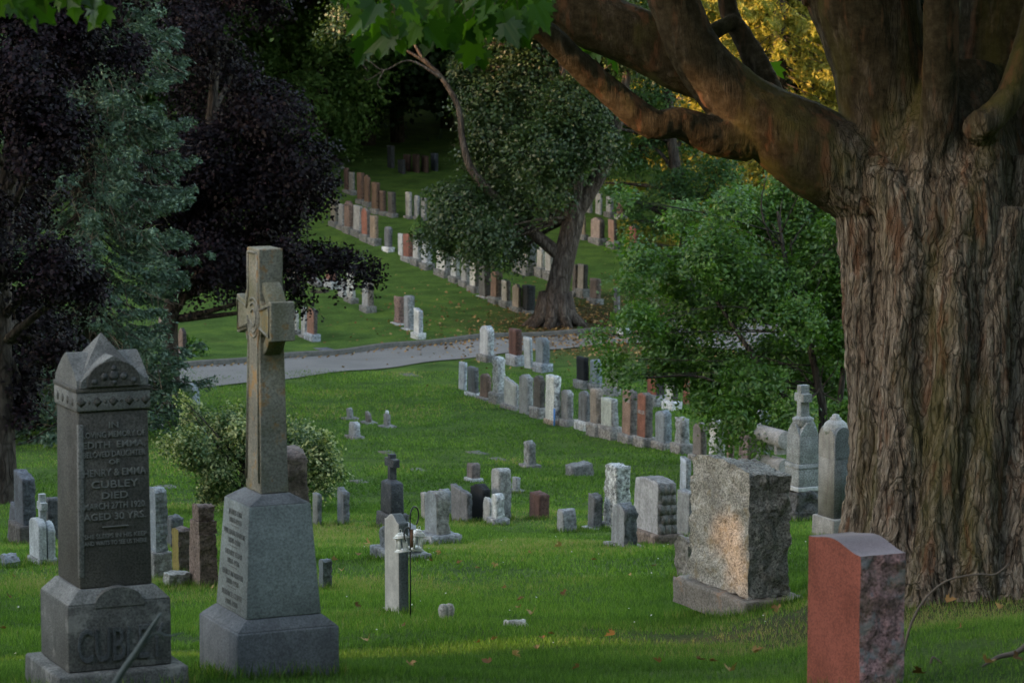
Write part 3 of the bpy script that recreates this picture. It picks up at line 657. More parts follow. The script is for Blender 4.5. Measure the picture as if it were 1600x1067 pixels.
# --- dark inscribed monument, left foreground
root, a, b, pm = mono(90, 1092, 54, 209, 'inscribed_monument', 'dark grey granite monument with gabled cap and carved family name, blurred in the left foreground')
MC = stone((0.095, 0.087, 0.078), .5, 110, .0025, .35, None, .75, (.06, .058, .055)); MCl = stone((0.20, 0.195, 0.185), .45, 110, .003, .6, None, .85, (.09, .09, .09)); MCb = stone((0.135, 0.132, 0.125), .45, 110, .003, .5, (.27, .26, .24))
k = 1 / pm
z = lambda py: (1092 - py) * k
bs = lambda wr: dims(90, F / pm, 1, wr)[1]; as_ = lambda wl: dims(90, F / pm, wl, 1)[0]
tb('lower_plinth', b, a, b * .985, a * .985, -.1, z(1058) , MCb, root, .012)
b1, a1 = bs(163), as_(43)
zl = z(1058) + .002; zt = z(951)
tb('name_block', b1, a1, b1, a1, zl, zt, MCb, root, .006)
bd, ad = bs(114), as_(34)
V, Fc = rot_taper_box(b1 * .995, a1 * .995, bd * 1.06, ad * 1.06, zt + .001, zt + .062)
bevel(mk('sloped_shoulder', V, Fc, MCl, root), .004)
arch = [(-.115, -.002)] + [(-.115 * cos(t), .0 + .085 * sin(t)) for t in np.linspace(0, pi, 14)] + [(.115, -.002)]
Va, Fa = prism_x([(p[0], p[1]) for p in arch], 0, 1)
Va = np.array([(-y, -a1 / 2 + x * .10 - .004, zt + zz - .015) for x, y, zz in Va]); mk('arched_boss', Va, Fa, MCb, root)
z0 = zt + .064; z1 = z(648); 
tb('die', bd, ad, bd * .965, ad * .965, z0, z1, MC, root, .006)
# recessed-arris light strip on the front corner
V, Fc = box(-bd/2 - .003, -bd/2 + .022, -ad/2 - .003, -ad/2 + .02, z0 + .05, z(668)); V[4:, 0] += .006; bevel(mk('corner_chamfer', V, Fc, MCl, root), .003)
tb('frieze', bd * 1.02, ad * 1.02, bd * 1.02, ad * 1.02, z1 + .001, z(618), MCl, root, .006)
tb('cornice', bd * 1.035, ad * 1.035, bd * 1.035, ad * 1.035, z(618) + .001, z(610), MC, root, .004)
zb = z(610) + .001; zr = z(560) ; cb, ca = bd * .985 / 2, ad * .985 / 2
def gable_poly(hw, zlo, zhi, n=10):
    pts = [(-hw, zlo), (hw, zlo)]
    for t in np.linspace(1, -1, 2 * n + 1): pts.append((hw * t * .96, zlo + .03 + (zhi - zlo - .03) * (1 - abs(t) ** 1.25)))
    return pts
V1, F1 = prism_x(gable_poly(ca, zb, zr), -cb, cb); g1 = mk('side_gables', V1, F1, MCl, root)
V2, F2 = prism_x(gable_poly(cb * .93, zb, zr - .004), -ca - .012, ca + .012); V2 = [(-y, x, zz) for x, y, zz in V2]; mk('face_gable', V2, F2, MCl, root)
hwp = cb * .74; pl_ = [(-hwp, zb + .004), (hwp, zb + .004)] + [(hwp * cos(t), zb + .012 + (zr - zb - .035) * sin(t) ** .9) for t in np.linspace(0, pi, 13)]
V2, F2 = prism_x(pl_, ca, ca + .020); V2 = [(y, -x, zz) for x, y, zz in V2]; mk('arched_panel', V2, F2, MC, root)
V3 = [(-cb * .78, -ca * .78, zr - .09), (cb * .78, -ca * .78, zr - .09), (cb * .78, ca * .78, zr - .09), (-cb * .78, ca * .78, zr - .09), (0, 0, z(531) + .0)]
mk('pyramid_cap', V3, [(0, 1, 4), (1, 2, 4), (2, 3, 4), (3, 0, 4), (3, 2, 1, 0)], MCl, root)
# carved trefoil ornament bands
Vs, Fs = [], []
for i in range(9):
    x = (i - 4) * bd * .11
    pv, pf = lathe([(.001, 0), (.010 if i % 2 else .023, 0), (.006, .0015), (.001, .002)], 4)
    Vs.append((np.stack([pv[:, 0] + x, -ad * 1.02 / 2 - pv[:, 2], pv[:, 1] + (z(648) + z(618)) / 2], -1), pf))
for i in range(4):
    y = (i - 1.5) * ad * .22
    pv, pf = lathe([(.001, 0), (.020, 0), (.010, .003), (.001, .004)], 8)
    Vs.append((np.stack([-bd * 1.02 / 2 - pv[:, 2], pv[:, 0] + y, pv[:, 1] + (z(648) + z(618)) / 2], -1), pf))
V, Fc = cat_geo(Vs); mk('carved_frieze_ornament', V, Fc, MC, root)
Vs = []
for x, zz, r_ in [(0, .05, .030), (0, .09, .018), (-.045, .045, .022), (.045, .045, .022), (-.09, .02, .018), (.09, .02, .018), (0, .012, .018)]:
    pv, pf = lathe([(.001, 0), (r_ * .8, 0), (r_ * .5, .004), (.001, .006)], 9)
    Vs.append((np.stack([pv[:, 0] + x, -ca - .021 - pv[:, 2], pv[:, 1] + zb + .01 + zz * (zr - zb) * .75 / .13], -1), pf))
V, Fc = cat_geo(Vs); mk('carved_gable_ornament', V, Fc, stone((.10, .10, .10), .4, 110), root)
fy = -ad / 2 - .004
Vn0 = lettering('inscription', ['IN', ('LOVING MEMORY OF', .95), ('EDITH  EMMA,', 1.1), ('BELOVED DAUGHTER', .95), ('OF', .8), ('HENRY & EMMA', 1.2), ('CUBLEY', 1.25), ('DIED', 1.15), ('MARCH 27TH 1920.', 1.05), ('AGED 30 YRS.', 1.15), ('-', 1.2), ('SHE SLEEPS IN HIS KEEP', .72), ('AND WAITS TO SEE US THERE', .72)],
          plain('worn_lettering', (0.20, 0.20, 0.19), .8), root, 0.0375, (0, -.0035, z(660)), '-Y', 1.14, .006, fit=bd * .86, xs=1.3)
me = Vn0.data; co = np.empty(len(me.vertices) * 3); me.vertices.foreach_get('co', co); co = co.reshape(-1, 3); f = (co[:, 2] - z0) / (z1 - z0); co[:, 1] += -(ad / 2 * (1 - f) + ad * .965 / 2 * f); me.vertices.foreach_set('co', co.ravel())
Vn = lettering('family_name', ['CUBLEY'], stone((.10, .105, .11), .4, 110), root, 0.215, (0, -a1 / 2 - .004, z(966) ), '-Y', 1.0, .012, fit=b1 * .84)

# --- big stone cross with ring head
root, a, b, pm = mono(371, 1062, 62, 162, 'wheel_cross', 'tall grey stone wheel-head cross on a tapered inscribed pedestal, orange lichen and painted sun warmth on its head')
WCP = root.location.copy(); bs = lambda wr: dims(385, F / pm, 1, wr)[1]; as_ = lambda wl: dims(385, F / pm, wl, 1)[0]
z = lambda py: (1062 - py) / pm
SX = stone((0.27, 0.255, 0.215), .35, 90, .003, .45, (0.36, 0.17, 0.05), .9, None, 0.35); SP = stone((0.25, 0.275, 0.27), .3, 90, .0015, .12); SB = stone((0.165, 0.17, 0.18), .3, 90, .003, .6)
tb('plinth', b, a, b * .995, a * .995, -.1, z(990), SB, root, .01)
bb, ab = bs(118), as_(49); bt, at_ = bs(98), as_(39)
tb('plinth_shoulder', b * .97, a * .97, bb * 1.01, ab * 1.01, z(990) + .001, z(973), SB, root, .004)
tb('pedestal', bb, ab, bt, at_, z(973) + .001, z(797), SP, root, .006)
tb('pedestal_cap', bt * .99, at_ * .99, bs(46), as_(29), z(797) + .001, z(782), SB, root, .004)
T_ = bs(38); hw0, hw1 = as_(24) / 2, as_(18) / 2; al = as_(53) / 2
zs = z(782) + .001; zA = z(505); ah = 31 / pm; ztop = z(395)
cusp = .03
def side(sg):
    s = sg
    return [(s * hw0, zs), (s * (hw1 + .008), zA - ah - .06), (s * (hw1 + .006), zA - ah + .01), (s * (hw1 + .03), zA - ah + cusp), (s * (al * .72), zA - ah * 0.86), (s * (al - .03), zA - ah), (s * al, zA - ah), (s * al, zA + ah), (s * (al - .03), zA + ah), (s * al * .72, zA + ah * .86), (s * (hw1 + .03), zA + ah - cusp), (s * (hw1 + .006), zA + ah - .01), (s * hw1, zA + ah + .06), (s * hw1 * 1.04, ztop)]
poly = side(1) + side(-1)[::-1]
V, Fc = prism_x(poly, -T_ / 2, T_ / 2)
V = [(x * (1 + .16 * max(0, (zA - zz) / (zA - zs))), y, zz) for x, y, zz in V]
SXL = stone((0.285, 0.255, 0.20), .35, 90, .003, .3, (0.46, 0.22, 0.055), .9, None, 0.5)  # sunward face: stronger orange lichen, with low sun's warmth put into its colour
bevel(mk('cross', V, Fc, [SXL, SX], root, midx=[0, 1] + [1] * len(poly)), .006)
# raised border on the inscribed face
Ro, Ri = 64 / pm, 48 / pm; n = 48; th = np.arange(n) * 2 * pi / n
V = np.concatenate([np.stack([np.full(n, x), r_ * np.cos(th), zA + r_ * np.sin(th)], -1) for x, r_ in ((-T_ * .36, Ro), (T_ * .36, Ro), (T_ * .36, Ri), (-T_ * .36, Ri))])
i = np.arange(n); i2 = (i + 1) % n
Fc = np.concatenate([np.stack([k_ * n + i, ((k_ + 1) % 4) * n + i, ((k_ + 1) % 4) * n + i2, k_ * n + i2], -1) for k_ in range(4)])
bevel(mk('ring', V, Fc, SX, root), .004)
brd = []
off = .020
for s in (1, -1):
    pts = [(-T_ / 2 * (1.15) - .001, s * (hw0 - off), zs + .05), (-T_ / 2 - .001, s * (hw1 - off + .004), zA - ah - .03), (-T_/2 - .001, s * (hw1 + .01), zA - ah + .05), (-T_/2 - .001, s * (al - off), zA - ah + off), (-T_/2 - .001, s * (al - off), zA + ah - off), (-T_/2 - .001, s * (hw1 + .01), zA + ah - .05), (-T_/2 - .001, s * (hw1 - off + .004), zA + ah + .03), (-T_/2 - .001, s * (hw1 - off + .004), ztop - off)]
    brd.append(tube(pts, .0075, 6))
brd.append(tube([(-T_/2 - .001, (hw1 - off), ztop - off), (-T_/2 - .001, -(hw1 - off), ztop - off)], .0075, 6))
for r_ in (.035, .06, .08):
    tt_ = np.linspace(0.3 + r_ * 9, 5.6 + r_ * 9, 24); brd.append(tube([(-T_/2 - .001, r_ * cos(t), zA + r_ * 1.15 * sin(t)) for t in tt_], .006, 6))
V, Fc = cat_geo(brd); mk('carved_border', V, Fc, SX, root, smooth=True)
# inscription leaning with the tapered left face
zi0, zi1 = z(812), z(960); L = lettering('inscription', ['JAMES DIX', '1864-1944', ('-', .5), 'WILLIAM HARDIE', '1870-1938', ('-', .5), 'HENRY ELIAS', '1868-1936', ('-', .5), 'EMILY ROSSITER', '1880-1958', ('-', .5), 'BERNICE CLIFFE', '1901-1988', ('-', .5), 'DAUGHTER OF', 'JAMES & EMILY DIX'], M_LETD, root, 0.0355, (0, 0, z(806)), '-X', 1.10, .004, fit=at_ * .88, xs=1.15)
me = L.data; co = np.empty(len(me.vertices) * 3); me.vertices.foreach_get('co', co); co = co.reshape(-1, 3)
f = (co[:, 2] - z(973)) / (z(797) - z(973)); co[:, 0] += -(bb / 2 * (1 - f) + bt / 2 * f) - .0005; me.vertices.foreach_set('co', co.ravel())

# --- big rough granite block
root, a, b, pm = mono(1165, 962, 116, 93, 'granite_monument', 'massive rough-hewn pinkish grey granite block on a rough base before the big tree')
z = lambda py: (962 - py) / pm
GM = stone((0.33, 0.305, 0.27), .6, 62, .008, .25, (.22, .17, .10), .9); GD = stone((0.24, 0.235, 0.225), .65, 62, .010, .45); GB = stone((0.20, 0.175, 0.155), .4, 60, .006, .4, (.26, .16, .11))  # GD darkened to put shade on faces turned from the light
V, Fc, M = body_geo(b * 1.04, a * 1.03, z(941) + .1, 'flat', None, .022, .03, 0, True, -.1, 3); mk('rough_base', V, Fc, GB, root, smooth=False)
bb = dims(1180, F / pm, 1, 68)[1]; ab = dims(1180, F / pm, 97, 1)[0]
V, Fc, M = body_geo(bb, ab, z(736) - z(940), 'oval', .035, .038, .014, .006, True, z(940) - .005, 8)
dd = fbm(V * 20, 5, 4) * .011 + .012 * fbm(V * 7, 15, 2); V += np.sign(V - [0, 0, .6]) * dd[:, None]
V[:, 2] -= .05 * np.clip(V[:, 0] / bb, -.5, .5) * (V[:, 2] > .5)
o = mk('block', V, Fc, [GM, GD], root, smooth=True, midx=M); o.data.set_sharp_from_angle(angle=R(42))

# --- polished red stone, right foreground
root, a, b, pm = mono(1340, 1092, 81, 70, 'red_gravestone', 'polished red granite gravestone with rock-faced purple-grey side in the right foreground', 'gravestone')
h = (1092 - 851) / pm
RP_ = stone((0.31, 0.092, 0.072), .42, 120, .0006, .12, None, .35, (.2, .06, .04)); RS_ = stone((0.34, 0.19, 0.19), .6, 60, .010, .5, (.27, .29, .30), .9, (.10, .07, .06), .35); RT_ = stone((.25, .20, .22), .2, 120, .0008, .2, None, .4)
V, Fc, M = body_geo(b, a, h + .12, 'serp', .125, 0.0, .012, 0, False, -.12, 4)
# asymmetric serpentine head: high behind, falling towards the near edge
u = V[:, 1] / (a / 2); topz = h - .125 * (1 - np.cos(pi * np.clip((1 - u) / 2 - .12, 0, 1) * 1.0)) / 2 * 0
zt_ = h - .022 * sstep(.1, 1.0, u) - .040 * sstep(.05, -1.0, u)
oldt = (h + .12) - .125 * (1 - np.cos(pi * np.abs(u))) / 2 - .12
V[:, 2] = -.12 + (V[:, 2] + .12) * (zt_ + .12) / (oldt + .12)
sidef = (V[:, 1] < -a / 2 + 1e-4); rgh = fbm(V * 9, 3, 4) * .035 + fbm(V * 30, 5, 2) * .008
inn = sstep(0, .04, zt_ - V[:, 2]) * sstep(0, .03, V[:, 0] + b / 2) * sstep(0, .03, b / 2 - V[:, 0])
V[:, 1] += sidef * (-.008 + rgh * (.3 + .7 * inn))
M2 = M.copy()
cen = V[Fc].mean(1); nz = np.cross(V[Fc][:, 1] - V[Fc][:, 0], V[Fc][:, 2] - V[Fc][:, 0]); nz /= np.linalg.norm(nz, axis=1)[:, None] + 1e-9
M2[(M == 1) & (nz[:, 2] > .5)] = 2
o = mk('tablet', V, Fc, [RP_, RS_, RT_], root, smooth=True, midx=M2); o.data.set_sharp_from_angle(angle=R(35))

# --- tall stone behind the lanterns
root, a, b, pm = mono(623.5, 962, 22, 15, 'gravestone', 'tall slim stone with pale warm face behind the two white lanterns', 'gravestone')
h = (962 - 805) / pm
LS = stone((0.50, 0.47, 0.44), .12, 70, .001, .15); LD = stone((0.13, 0.15, 0.16), .3, 70, .002, .3)
add_body(root, 'tablet', b, a, h + .1, -.1, LS, LD, 'serp', .055, 0, .02)

# --- dark cross on a pedestal
root, a, b, pm = mono(610, 826, 23, 29, 'cross_monument', 'nearly black stone cross on a square pedestal on the mid lawn'); z = lambda py: (826 - py) / pm
BK = stone((.045, .05, .06), .5, 50, .006, .25, (.12, .12, .12), .6); BK2 = stone((.07, .072, .078), .5, 40, .01, .3)
V, Fc, M = body_geo(b, a, z(806) + .05, 'flat', None, .02, .05, 0, True, -.05); mk('plinth', V, Fc, BK2, root)
bb = b * .74; ab = a * .72
tb('pedestal', bb, ab, bb * .95, ab * .93, z(806) + .001, z(758), BK, root, .015)
tb('pedestal_cap', bb * .93, ab * .9, bb * .35, ab * .4, z(758) + .001, z(753), BK, root, .004)
zc, aw = z(726), .062
V, Fc = prism_x([(-aw * .9, z(753)), (aw * .9, z(753)), (aw * .75, zc - aw), (aw * 2.7, zc - aw), (aw * 2.7, zc + aw * .9), (aw * .7, zc + aw * .9), (aw * .7, z(713)), (-aw * .7, z(713)), (-aw * .7, zc + aw * .9), (-aw * 2.7, zc + aw * .9), (-aw * 2.7, zc - aw), (-aw * .75, zc - aw)], -.05, .05)
bevel(mk('cross', V, Fc, BK, root), .006)

# --- small white cross on a rounded slab
root, a, b, pm = mono(61, 884, 15, 28, 'cross_monument', 'small white stone cross on a split round-headed slab at the left'); z = lambda py: (884 - py) / pm
WS = stone((0.42, 0.44, 0.46), .3, 50, .004, .5); WR = stone((.30, .31, .31), .5, 40, .012, .5)
V, Fc, M = body_geo(b * 1.1, a * 1.2, .1, 'flat', None, .05, .05, 0, True, -.04, 4); mk('rough_base', V, Fc, WR, root)
add_body(root, 'slab', b * .42, a, z(822), .06, WS, WS, 'round', .09, 0, .02, off=(-b * .27, 0))
add_body(root, 'slab', b * .42, a * .95, z(828), .06, WS, WS, 'round', .10, .01, .02, off=(b * .24, 0))
V, Fc = prism_x([(-.03, z(824)), (.03, z(824)), (.03, z(800)), (.085, z(800)), (.085, z(788)), (.03, z(788)), (.03, z(775)), (-.03, z(775)), (-.03, z(788)), (-.085, z(788)), (-.085, z(800)), (-.03, z(800))], -.034, .034)
bevel(mk('cross', V, Fc, WS, root), .006)

# --- brown stepped stone
root, a, b, pm = mono(313, 919, 17, 28, 'stepped_gravestone', 'reddish brown rock-faced stone with stepped shoulders beside the low pale kerb', 'gravestone'); z = lambda py: (919 - py) / pm
BS = stone((0.21, 0.145, 0.12), .5, 50, .012, .4); BS2 = stone((.15, .105, .09), .5, 40, .015, .4)
add_body(root, 'lower_block', b, a, z(835) + .05, -.05, BS, BS2, 'flat', None, .03, .025, off=(0, 0))
add_body(root, 'middle_block', b * .98, a * .86, z(815) - z(835), z(835) + .001, BS, BS2, 'flat', None, .025, .02)
add_body(root, 'top_block', b * .86, a * .60, z(790) - z(815), z(815) + .001, BS, BS2, 'oval', .02, .02, .02)

# --- obelisk with cross and four gables
root, a, b, pm = mono(1246, 814, 26, 40, 'cross_monument', 'blue-grey gabled monument topped by a small cross, standing on a dark boulder base'); z = lambda py: (814 - py) / pm
OB = stone((0.23, 0.245, 0.25), .45, 45, .005, .35); OW = stone((.45, .46, .47), .2, 40); OR = stone((.10, .10, .105), .6, 25, .03, .3)
V, Fc, M = body_geo(b, a, z(770) + .05, 'flat', None, .10, .05, 0, True, -.05, 6); mk('boulder_base', V, Fc, OR, root)
tb('white_slab', b * .97, a * .97, b * .97, a * .97, z(769), z(762), OW, root, .01)
tb('lower_die', b * .86, a * .86, b * .84, a * .84, z(762) + .001, z(733), OB, root, .01)
tb('moulding', b * .9, a * .9, b * .82, a * .82, z(733) + .001, z(726), OB, root, .008)
hb, ha = b * .39, a * .39
tb('upper_die', hb * 2, ha * 2, hb * 1.9, ha * 1.9, z(726) + .001, z(682), OB, root, .01)
for nm, hx, hy, sw in (('gable', hb * .96, ha * .96, 0), ('gable', ha * .96, hb * .96, 1)):
    pl = [(-hy * .97, z(682)), (hy * .97, z(682))] + [(hy * .97 * t, z(682) + (z(661) - z(682)) * (1 - abs(t) ** 1.7)) for t in np.linspace(1, -1, 13)[1:-1]]
    V, Fc = prism_x(pl, -hx, hx)
    if sw: V = [(-y, x, zz) for x, y, zz in V]
    mk(nm, V, Fc, OB, root)
V, Fc = lathe([(.001, z(668)), (.17, z(668)), (.15, z(662)), (.16, z(659)), (.16, z(656)), (.10, z(653)), (.001, z(653))], 16); mk('collar', V, Fc, OB, root, smooth=True)
V, Fc = prism_x([(-.062, z(654)), (.062, z(654)), (.055, z(630)), (.135, z(630)), (.135, z(617)), (.055, z(617)), (.055, z(604)), (-.055, z(604)), (-.055, z(617)), (-.135, z(617)), (-.135, z(630)), (-.055, z(630))], -.075, .075)
bevel(mk('cross', V, Fc, OB, root), .008)

# --- pillar with domed head
root, a, b, pm = mono(1302, 842, 31, 34, 'domed_monument', 'grey square pillar with arched faces and a knobbed dome, close against the big trunk'); z = lambda py: (842 - py) / pm
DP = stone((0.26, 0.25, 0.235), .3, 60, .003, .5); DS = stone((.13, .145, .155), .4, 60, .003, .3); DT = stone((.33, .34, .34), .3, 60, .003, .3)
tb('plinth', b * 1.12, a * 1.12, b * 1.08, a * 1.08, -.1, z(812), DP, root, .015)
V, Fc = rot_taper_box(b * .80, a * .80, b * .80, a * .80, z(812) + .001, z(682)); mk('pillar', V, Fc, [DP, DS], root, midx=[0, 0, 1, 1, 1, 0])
for sw in (0, 1):
    hx, hy = (b * .415, a * .36) if not sw else (a * .415, b * .36)
    pl = [(-hy, z(682) - .3), (hy, z(682) - .3)] + [(hy * cos(t), z(684) + (z(668) - z(684)) * sin(t)) for t in np.linspace(0, pi, 13)]
    V, Fc = prism_x(pl, -hx, hx)
    if sw: V = [(-y, x, zz) for x, y, zz in V]
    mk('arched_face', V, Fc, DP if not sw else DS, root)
r_ = min(a, b) * .50
V, Fc = lathe([(.001, z(682)), (r_ * .86, z(681)), (r_, z(676)), (r_ * .99, z(671)), (r_ * .86, z(664)), (r_ * .62, z(660)), (r_ * .44, z(659)), (r_ * .48, z(656)), (r_ * .3, z(654)), (r_ * .28, z(651)), (.001, z(649))], 12)
mk('dome', V, Fc, DT, root)

# --- bolster stone
root, a, b, pm = mono(1222, 756, 40, 13, 'bolster_gravestone', 'stone bolster, a grey log-like cylinder lying on a low cradle behind the granite block', 'gravestone'); z = lambda py: (756 - py) / pm
BO = stone((0.33, 0.31, 0.30), .3, 30, .006, .5)
L_b = a * .95
V, Fc = tube([(0, -L_b / 2, z(688)), (0, L_b / 2, z(688))], .17, 20); bevel(mk('cylinder', V, Fc, BO, root), .01)
for y in (-L_b * .3, L_b * .3):
    V, Fc = prism_x([(-.05, z(712)), (.05, z(712)), (.05, z(697)), (-.05, z(697))], -.12, .12); V = [(x, yy + y, zz) for x, yy, zz in V]; mk('cradle', V, Fc, BO, root)
V, Fc = prism_x([(-.18, -.05)] + [(.18, -.05)] + [(.15 * cos(t), z(728) + .12 * sin(t)) for t in np.linspace(0, pi, 9)], -L_b / 2, L_b / 2); V = [(-y, x, zz) for x, y, zz in V]; mk('rounded_base', V, Fc, BO, root)

# --- heart-shaped marker and white rock
root, a, b, pm = mono(696, 969, 9, 12, 'heart_marker', 'small white heart-shaped stone marker in the grass', 'marker')
V, Fc = lathe([(.001, -.03), (.030, -.03), (.036, .03), (.042, .07), (.030, .105), (.001, .115)], 12)
V1 = V + [-.022, 0, 0]; V2 = V + [.022, 0, 0]; V, Fc = cat_geo([(V1, Fc), (V2, Fc)]); V[:, 0] *= 1 - .25 * (V[:, 2] < .02); mk('twin_lobes', V, Fc, stone((.42, .40, .37), .4, 60, .004, .6), root, smooth=True)
G, dp = hit(806, 978)
th = np.random.default_rng(3)
V, Fc, M = body_geo(.15, .10, .07, 'round', .02, .03, .012, 0, True, -.02, 9)
o = mk('pale_rock', V * [1, 1, 1] , Fc, stone((.45, .44, .41), .4, 50, .006, .6), smooth=True); o.location = G; o.rotation_euler = (0, .1, .2); tag(o, 'pale rough rock lying in the grass right of the heart-shaped marker', 'rock')

# --- crook with two white lanterns
G, dp = hit(641.5, 969); pm = F / dp; Hc = (969 - 793) / pm
root = empty('shepherd_crook', G, R(62)); tag(root, 'thin black iron crook with two curled arms in front of the tall pale stone', 'crook')
MI = plain('black_iron', (.012, .012, .014), .5); MW = plain('white_metal', (.78, .77, .74), .45)
V, Fc = tube([(0, 0, -.1), (0, 0, Hc * .9)], .0055, 6); mk('pole', V, Fc, MI, root)
def crook(sx, top, r_):
    pts = [(0, 0, top - r_ * 1.3)] + [(sx * (r_ - r_ * cos(t)), 0, top - r_ + r_ * sin(t) * 1.15) for t in np.linspace(0, pi * 1.35, 18)]
    return tube(pts, .006, 6)
V, Fc = crook(1, Hc, .062); mk('curled_arm', V, Fc, MI, root, smooth=True)
V, Fc = crook(-1, Hc * .84, .045); mk('curled_arm', V, Fc, MI, root, smooth=True)
V, Fc = tube([(0, -.012, Hc * .66), (0.004, -.012, Hc * .82)], .012, 6); mk('rusty_clamp', V, Fc, plain('rust', (.20, .09, .05), .8), root)
def lantern(px, ptop, pbot, dep, label, tilt):
    pm = F / dep; H = (pbot - ptop) / pm; P = at(px, pbot, dep)
    r0 = empty('lantern', P, R(20)); r0.rotation_euler = (R(tilt), R(tilt * .6), R(24)); tag(r0, label, 'lantern', 'white lanterns hanging from the crook')
    wd = .046
    parts = [rot_taper_box(wd * 2.0, wd * 2.0, wd * 2.0, wd * 2.0, 0, .008), rot_taper_box(wd * 1.8, wd * 1.8, wd * 1.4, wd * 1.4, .008, .022)]
    V, Fc = cat_geo(parts); mk('base', V, Fc, MW, r0)
    for sx in (-1, 1):
        for sy in (-1, 1):
            V, Fc = box(-.005, .005, -.005, .005, .022, H * .66); V[:, 0] += sx * (wd * .68 + 0 * V[:, 0]); V[:, 1] += sy * wd * .68; V[4:, 0] -= sx * wd * .08; V[4:, 1] -= sy * wd * .08
            mk('post', V, Fc, MW, r0)
    for s, ax in ((-1, 0), (1, 0), (-1, 1), (1, 1)):
        V, Fc = box(-.003, .003, -.003, .003, .022, H * .66); V[:, ax] += s * wd * .62; mk('mullion', V, Fc, MW, r0)
    z1_ = H * .66
    V, Fc = cat_geo([rot_taper_box(wd * 2.1, wd * 2.1, wd * 2.0, wd * 2.0, z1_, z1_ + .008), rot_taper_box(wd * 1.8, wd * 1.8, wd * 1.1, wd * 1.1, z1_ + .008, z1_ + .03), rot_taper_box(wd * .9, wd * .9, wd * .7, wd * .7, z1_ + .03, z1_ + .04)]); mk('roof', V, Fc, MW, r0)
    V, Fc = tube([(.010 * cos(t), 0, z1_ + .052 + .016 * sin(t)) for t in np.linspace(-.5 * pi, 1.5 * pi, 12)], .002, 6); mk('ring', V, Fc, MW, r0)
lantern(629, 829, 862, dp - .05, 'white metal lantern with open sides, left and lower of the pair on the crook', -6)
lantern(650, 822, 858, dp + .04, 'white metal lantern with open sides, right-hand one of the pair on the crook', 9)

# --- blue stake, planter, flower ring, white paper
G, dp = hit(866, 665); V, Fc = tube([(0, 0, -.1), (0, 0, 27 / (F / dp))], .022, 6); o = mk('stake', V, Fc, plain('blue_paint', (.05, .22, .55), .5)); o.location = G; tag(o, 'thin bright blue stake in front of the very light rough stone', 'stake')
G, dp = hit(975, 526); pm = F / dp
root = empty('planter', G); tag(root, 'white tub with a leafy plant at the far side of the lane', 'planter')
V, Fc = lathe([(.001, 0), (.19, 0), (.23, .27), (.215, .27), (.18, .2), (.001, .2)], 16); mk('tub', V, Fc, plain('tub_white', (.55, .60, .66), .5), root, smooth=True)
PLANTER = root

# ------------------------------------------------------------------ foliage tools
def unit(a): return a / (np.linalg.norm(a, axis=-1, keepdims=True) + 1e-9)
def leaves(C, Nn, size, g_, aspect=.62, fold=.12, tdir=None):
    n = len(C); Nn = unit(Nn)
    if tdir is None: tdir = g_.normal(size=(n, 3))
    t = unit(tdir - (tdir * Nn).sum(-1, keepdims=True) * Nn); s = np.cross(Nn, t)
    sz = (size * g_.uniform(.65, 1.25, n))[:, None]
    V = np.stack([C - t * sz * .5, C + s * sz * aspect * .5 + Nn * sz * fold - t * sz * .08, C + t * sz * .5, C - s * sz * aspect * .5 + Nn * sz * fold - t * sz * .08], 1).reshape(-1, 3)
    return V, np.arange(4 * n).reshape(-1, 4)
def crown_leaves(blobs, g_, size, per_m2, cl=22, spread=.34, up=.5, droop=.35, jit=.75, flat=.10, hollow=.45):
    """blobs: (x, y, z, r) in metres. Leaves sit in small sprays spread through each blob."""
    Cs, Ns, Ts = [], [], []
    for (x, y, z, r) in blobs:
        n = max(3, int(per_m2 * r * r * 4))
        d = unit(g_.normal(size=(n, 3))); rad = r * (hollow + (1 - hollow) * g_.random(n) ** .6) * g_.uniform(.8, 1.12, n)
        c = np.array([x, y, z]) + d * rad[:, None] * [1, 1, .85]
        nn = unit(d * .7 + [0, 0, up] + g_.normal(size=(n, 3)) * .35)
        m = cl; base = np.repeat(c, m, 0); bn = np.repeat(nn, m, 0)
        off = unit(g_.normal(size=(n * m, 3))) * (g_.random((n * m, 1)) ** .42) * 1.75 * spread * np.repeat(g_.uniform(.55, 1.25, n), m)[:, None]
        hgt = (off * bn).sum(-1, keepdims=True); off = off - bn * hgt * (1 - flat / spread)
        rho = np.linalg.norm(off, axis=1); P = base + off; P[:, 2] -= droop * rho ** 2
        Cs.append(P); Ns.append(unit(bn * 1.1 + off * .5 + g_.normal(size=P.shape) * jit)); Ts.append(np.repeat(g_.random(n), m) * .45 + g_.random(n * m) * .55)
    return np.concatenate(Cs), np.concatenate(Ns), np.concatenate(Ts)
def world_blobs(px_blobs, dep, g_, thick=1.0):
    out = []
    for bl in px_blobs:
        px, py, r = bl[:3]; dd = dep + (bl[3] if len(bl) > 3 else g_.uniform(-1.6, 1.6) * thick)
        p = at(px, py, dd); out.append((p.x, p.y, p.z, r * dep / F))
    return out
def limbs_to(blobs, start_fn, g_, r0=.09):
    parts = []
    for (x, y, z, r) in blobs:
        s = start_fn((x, y, z)); e = np.array([x, y, z]); m = (s + e) / 2 + g_.normal(size=3) * .25 * r + [0, 0, .15 * r]
        P, Rr = smooth_path([(*s, r0), (*m, r0 * .6), (*e, r0 * .25)], 4); parts.append(tube(P, Rr, 6))
        for _ in range(4):
            q = m + (e - m) * g_.random(); f = e + g_.normal(size=3) * r * .6
            P, Rr = smooth_path([(*q, r0 * .3), (*((q + f) / 2 + g_.normal(size=3) * .1 * r), r0 * .18), (*f, r0 * .06)], 3); parts.append(tube(P, Rr, 6))
    return parts
M_BARK_D = bark('dark_bark', (0.020, 0.016, 0.014), (0.055, 0.044, 0.038), (0.10, 0.085, 0.075), 9, .03, .25)
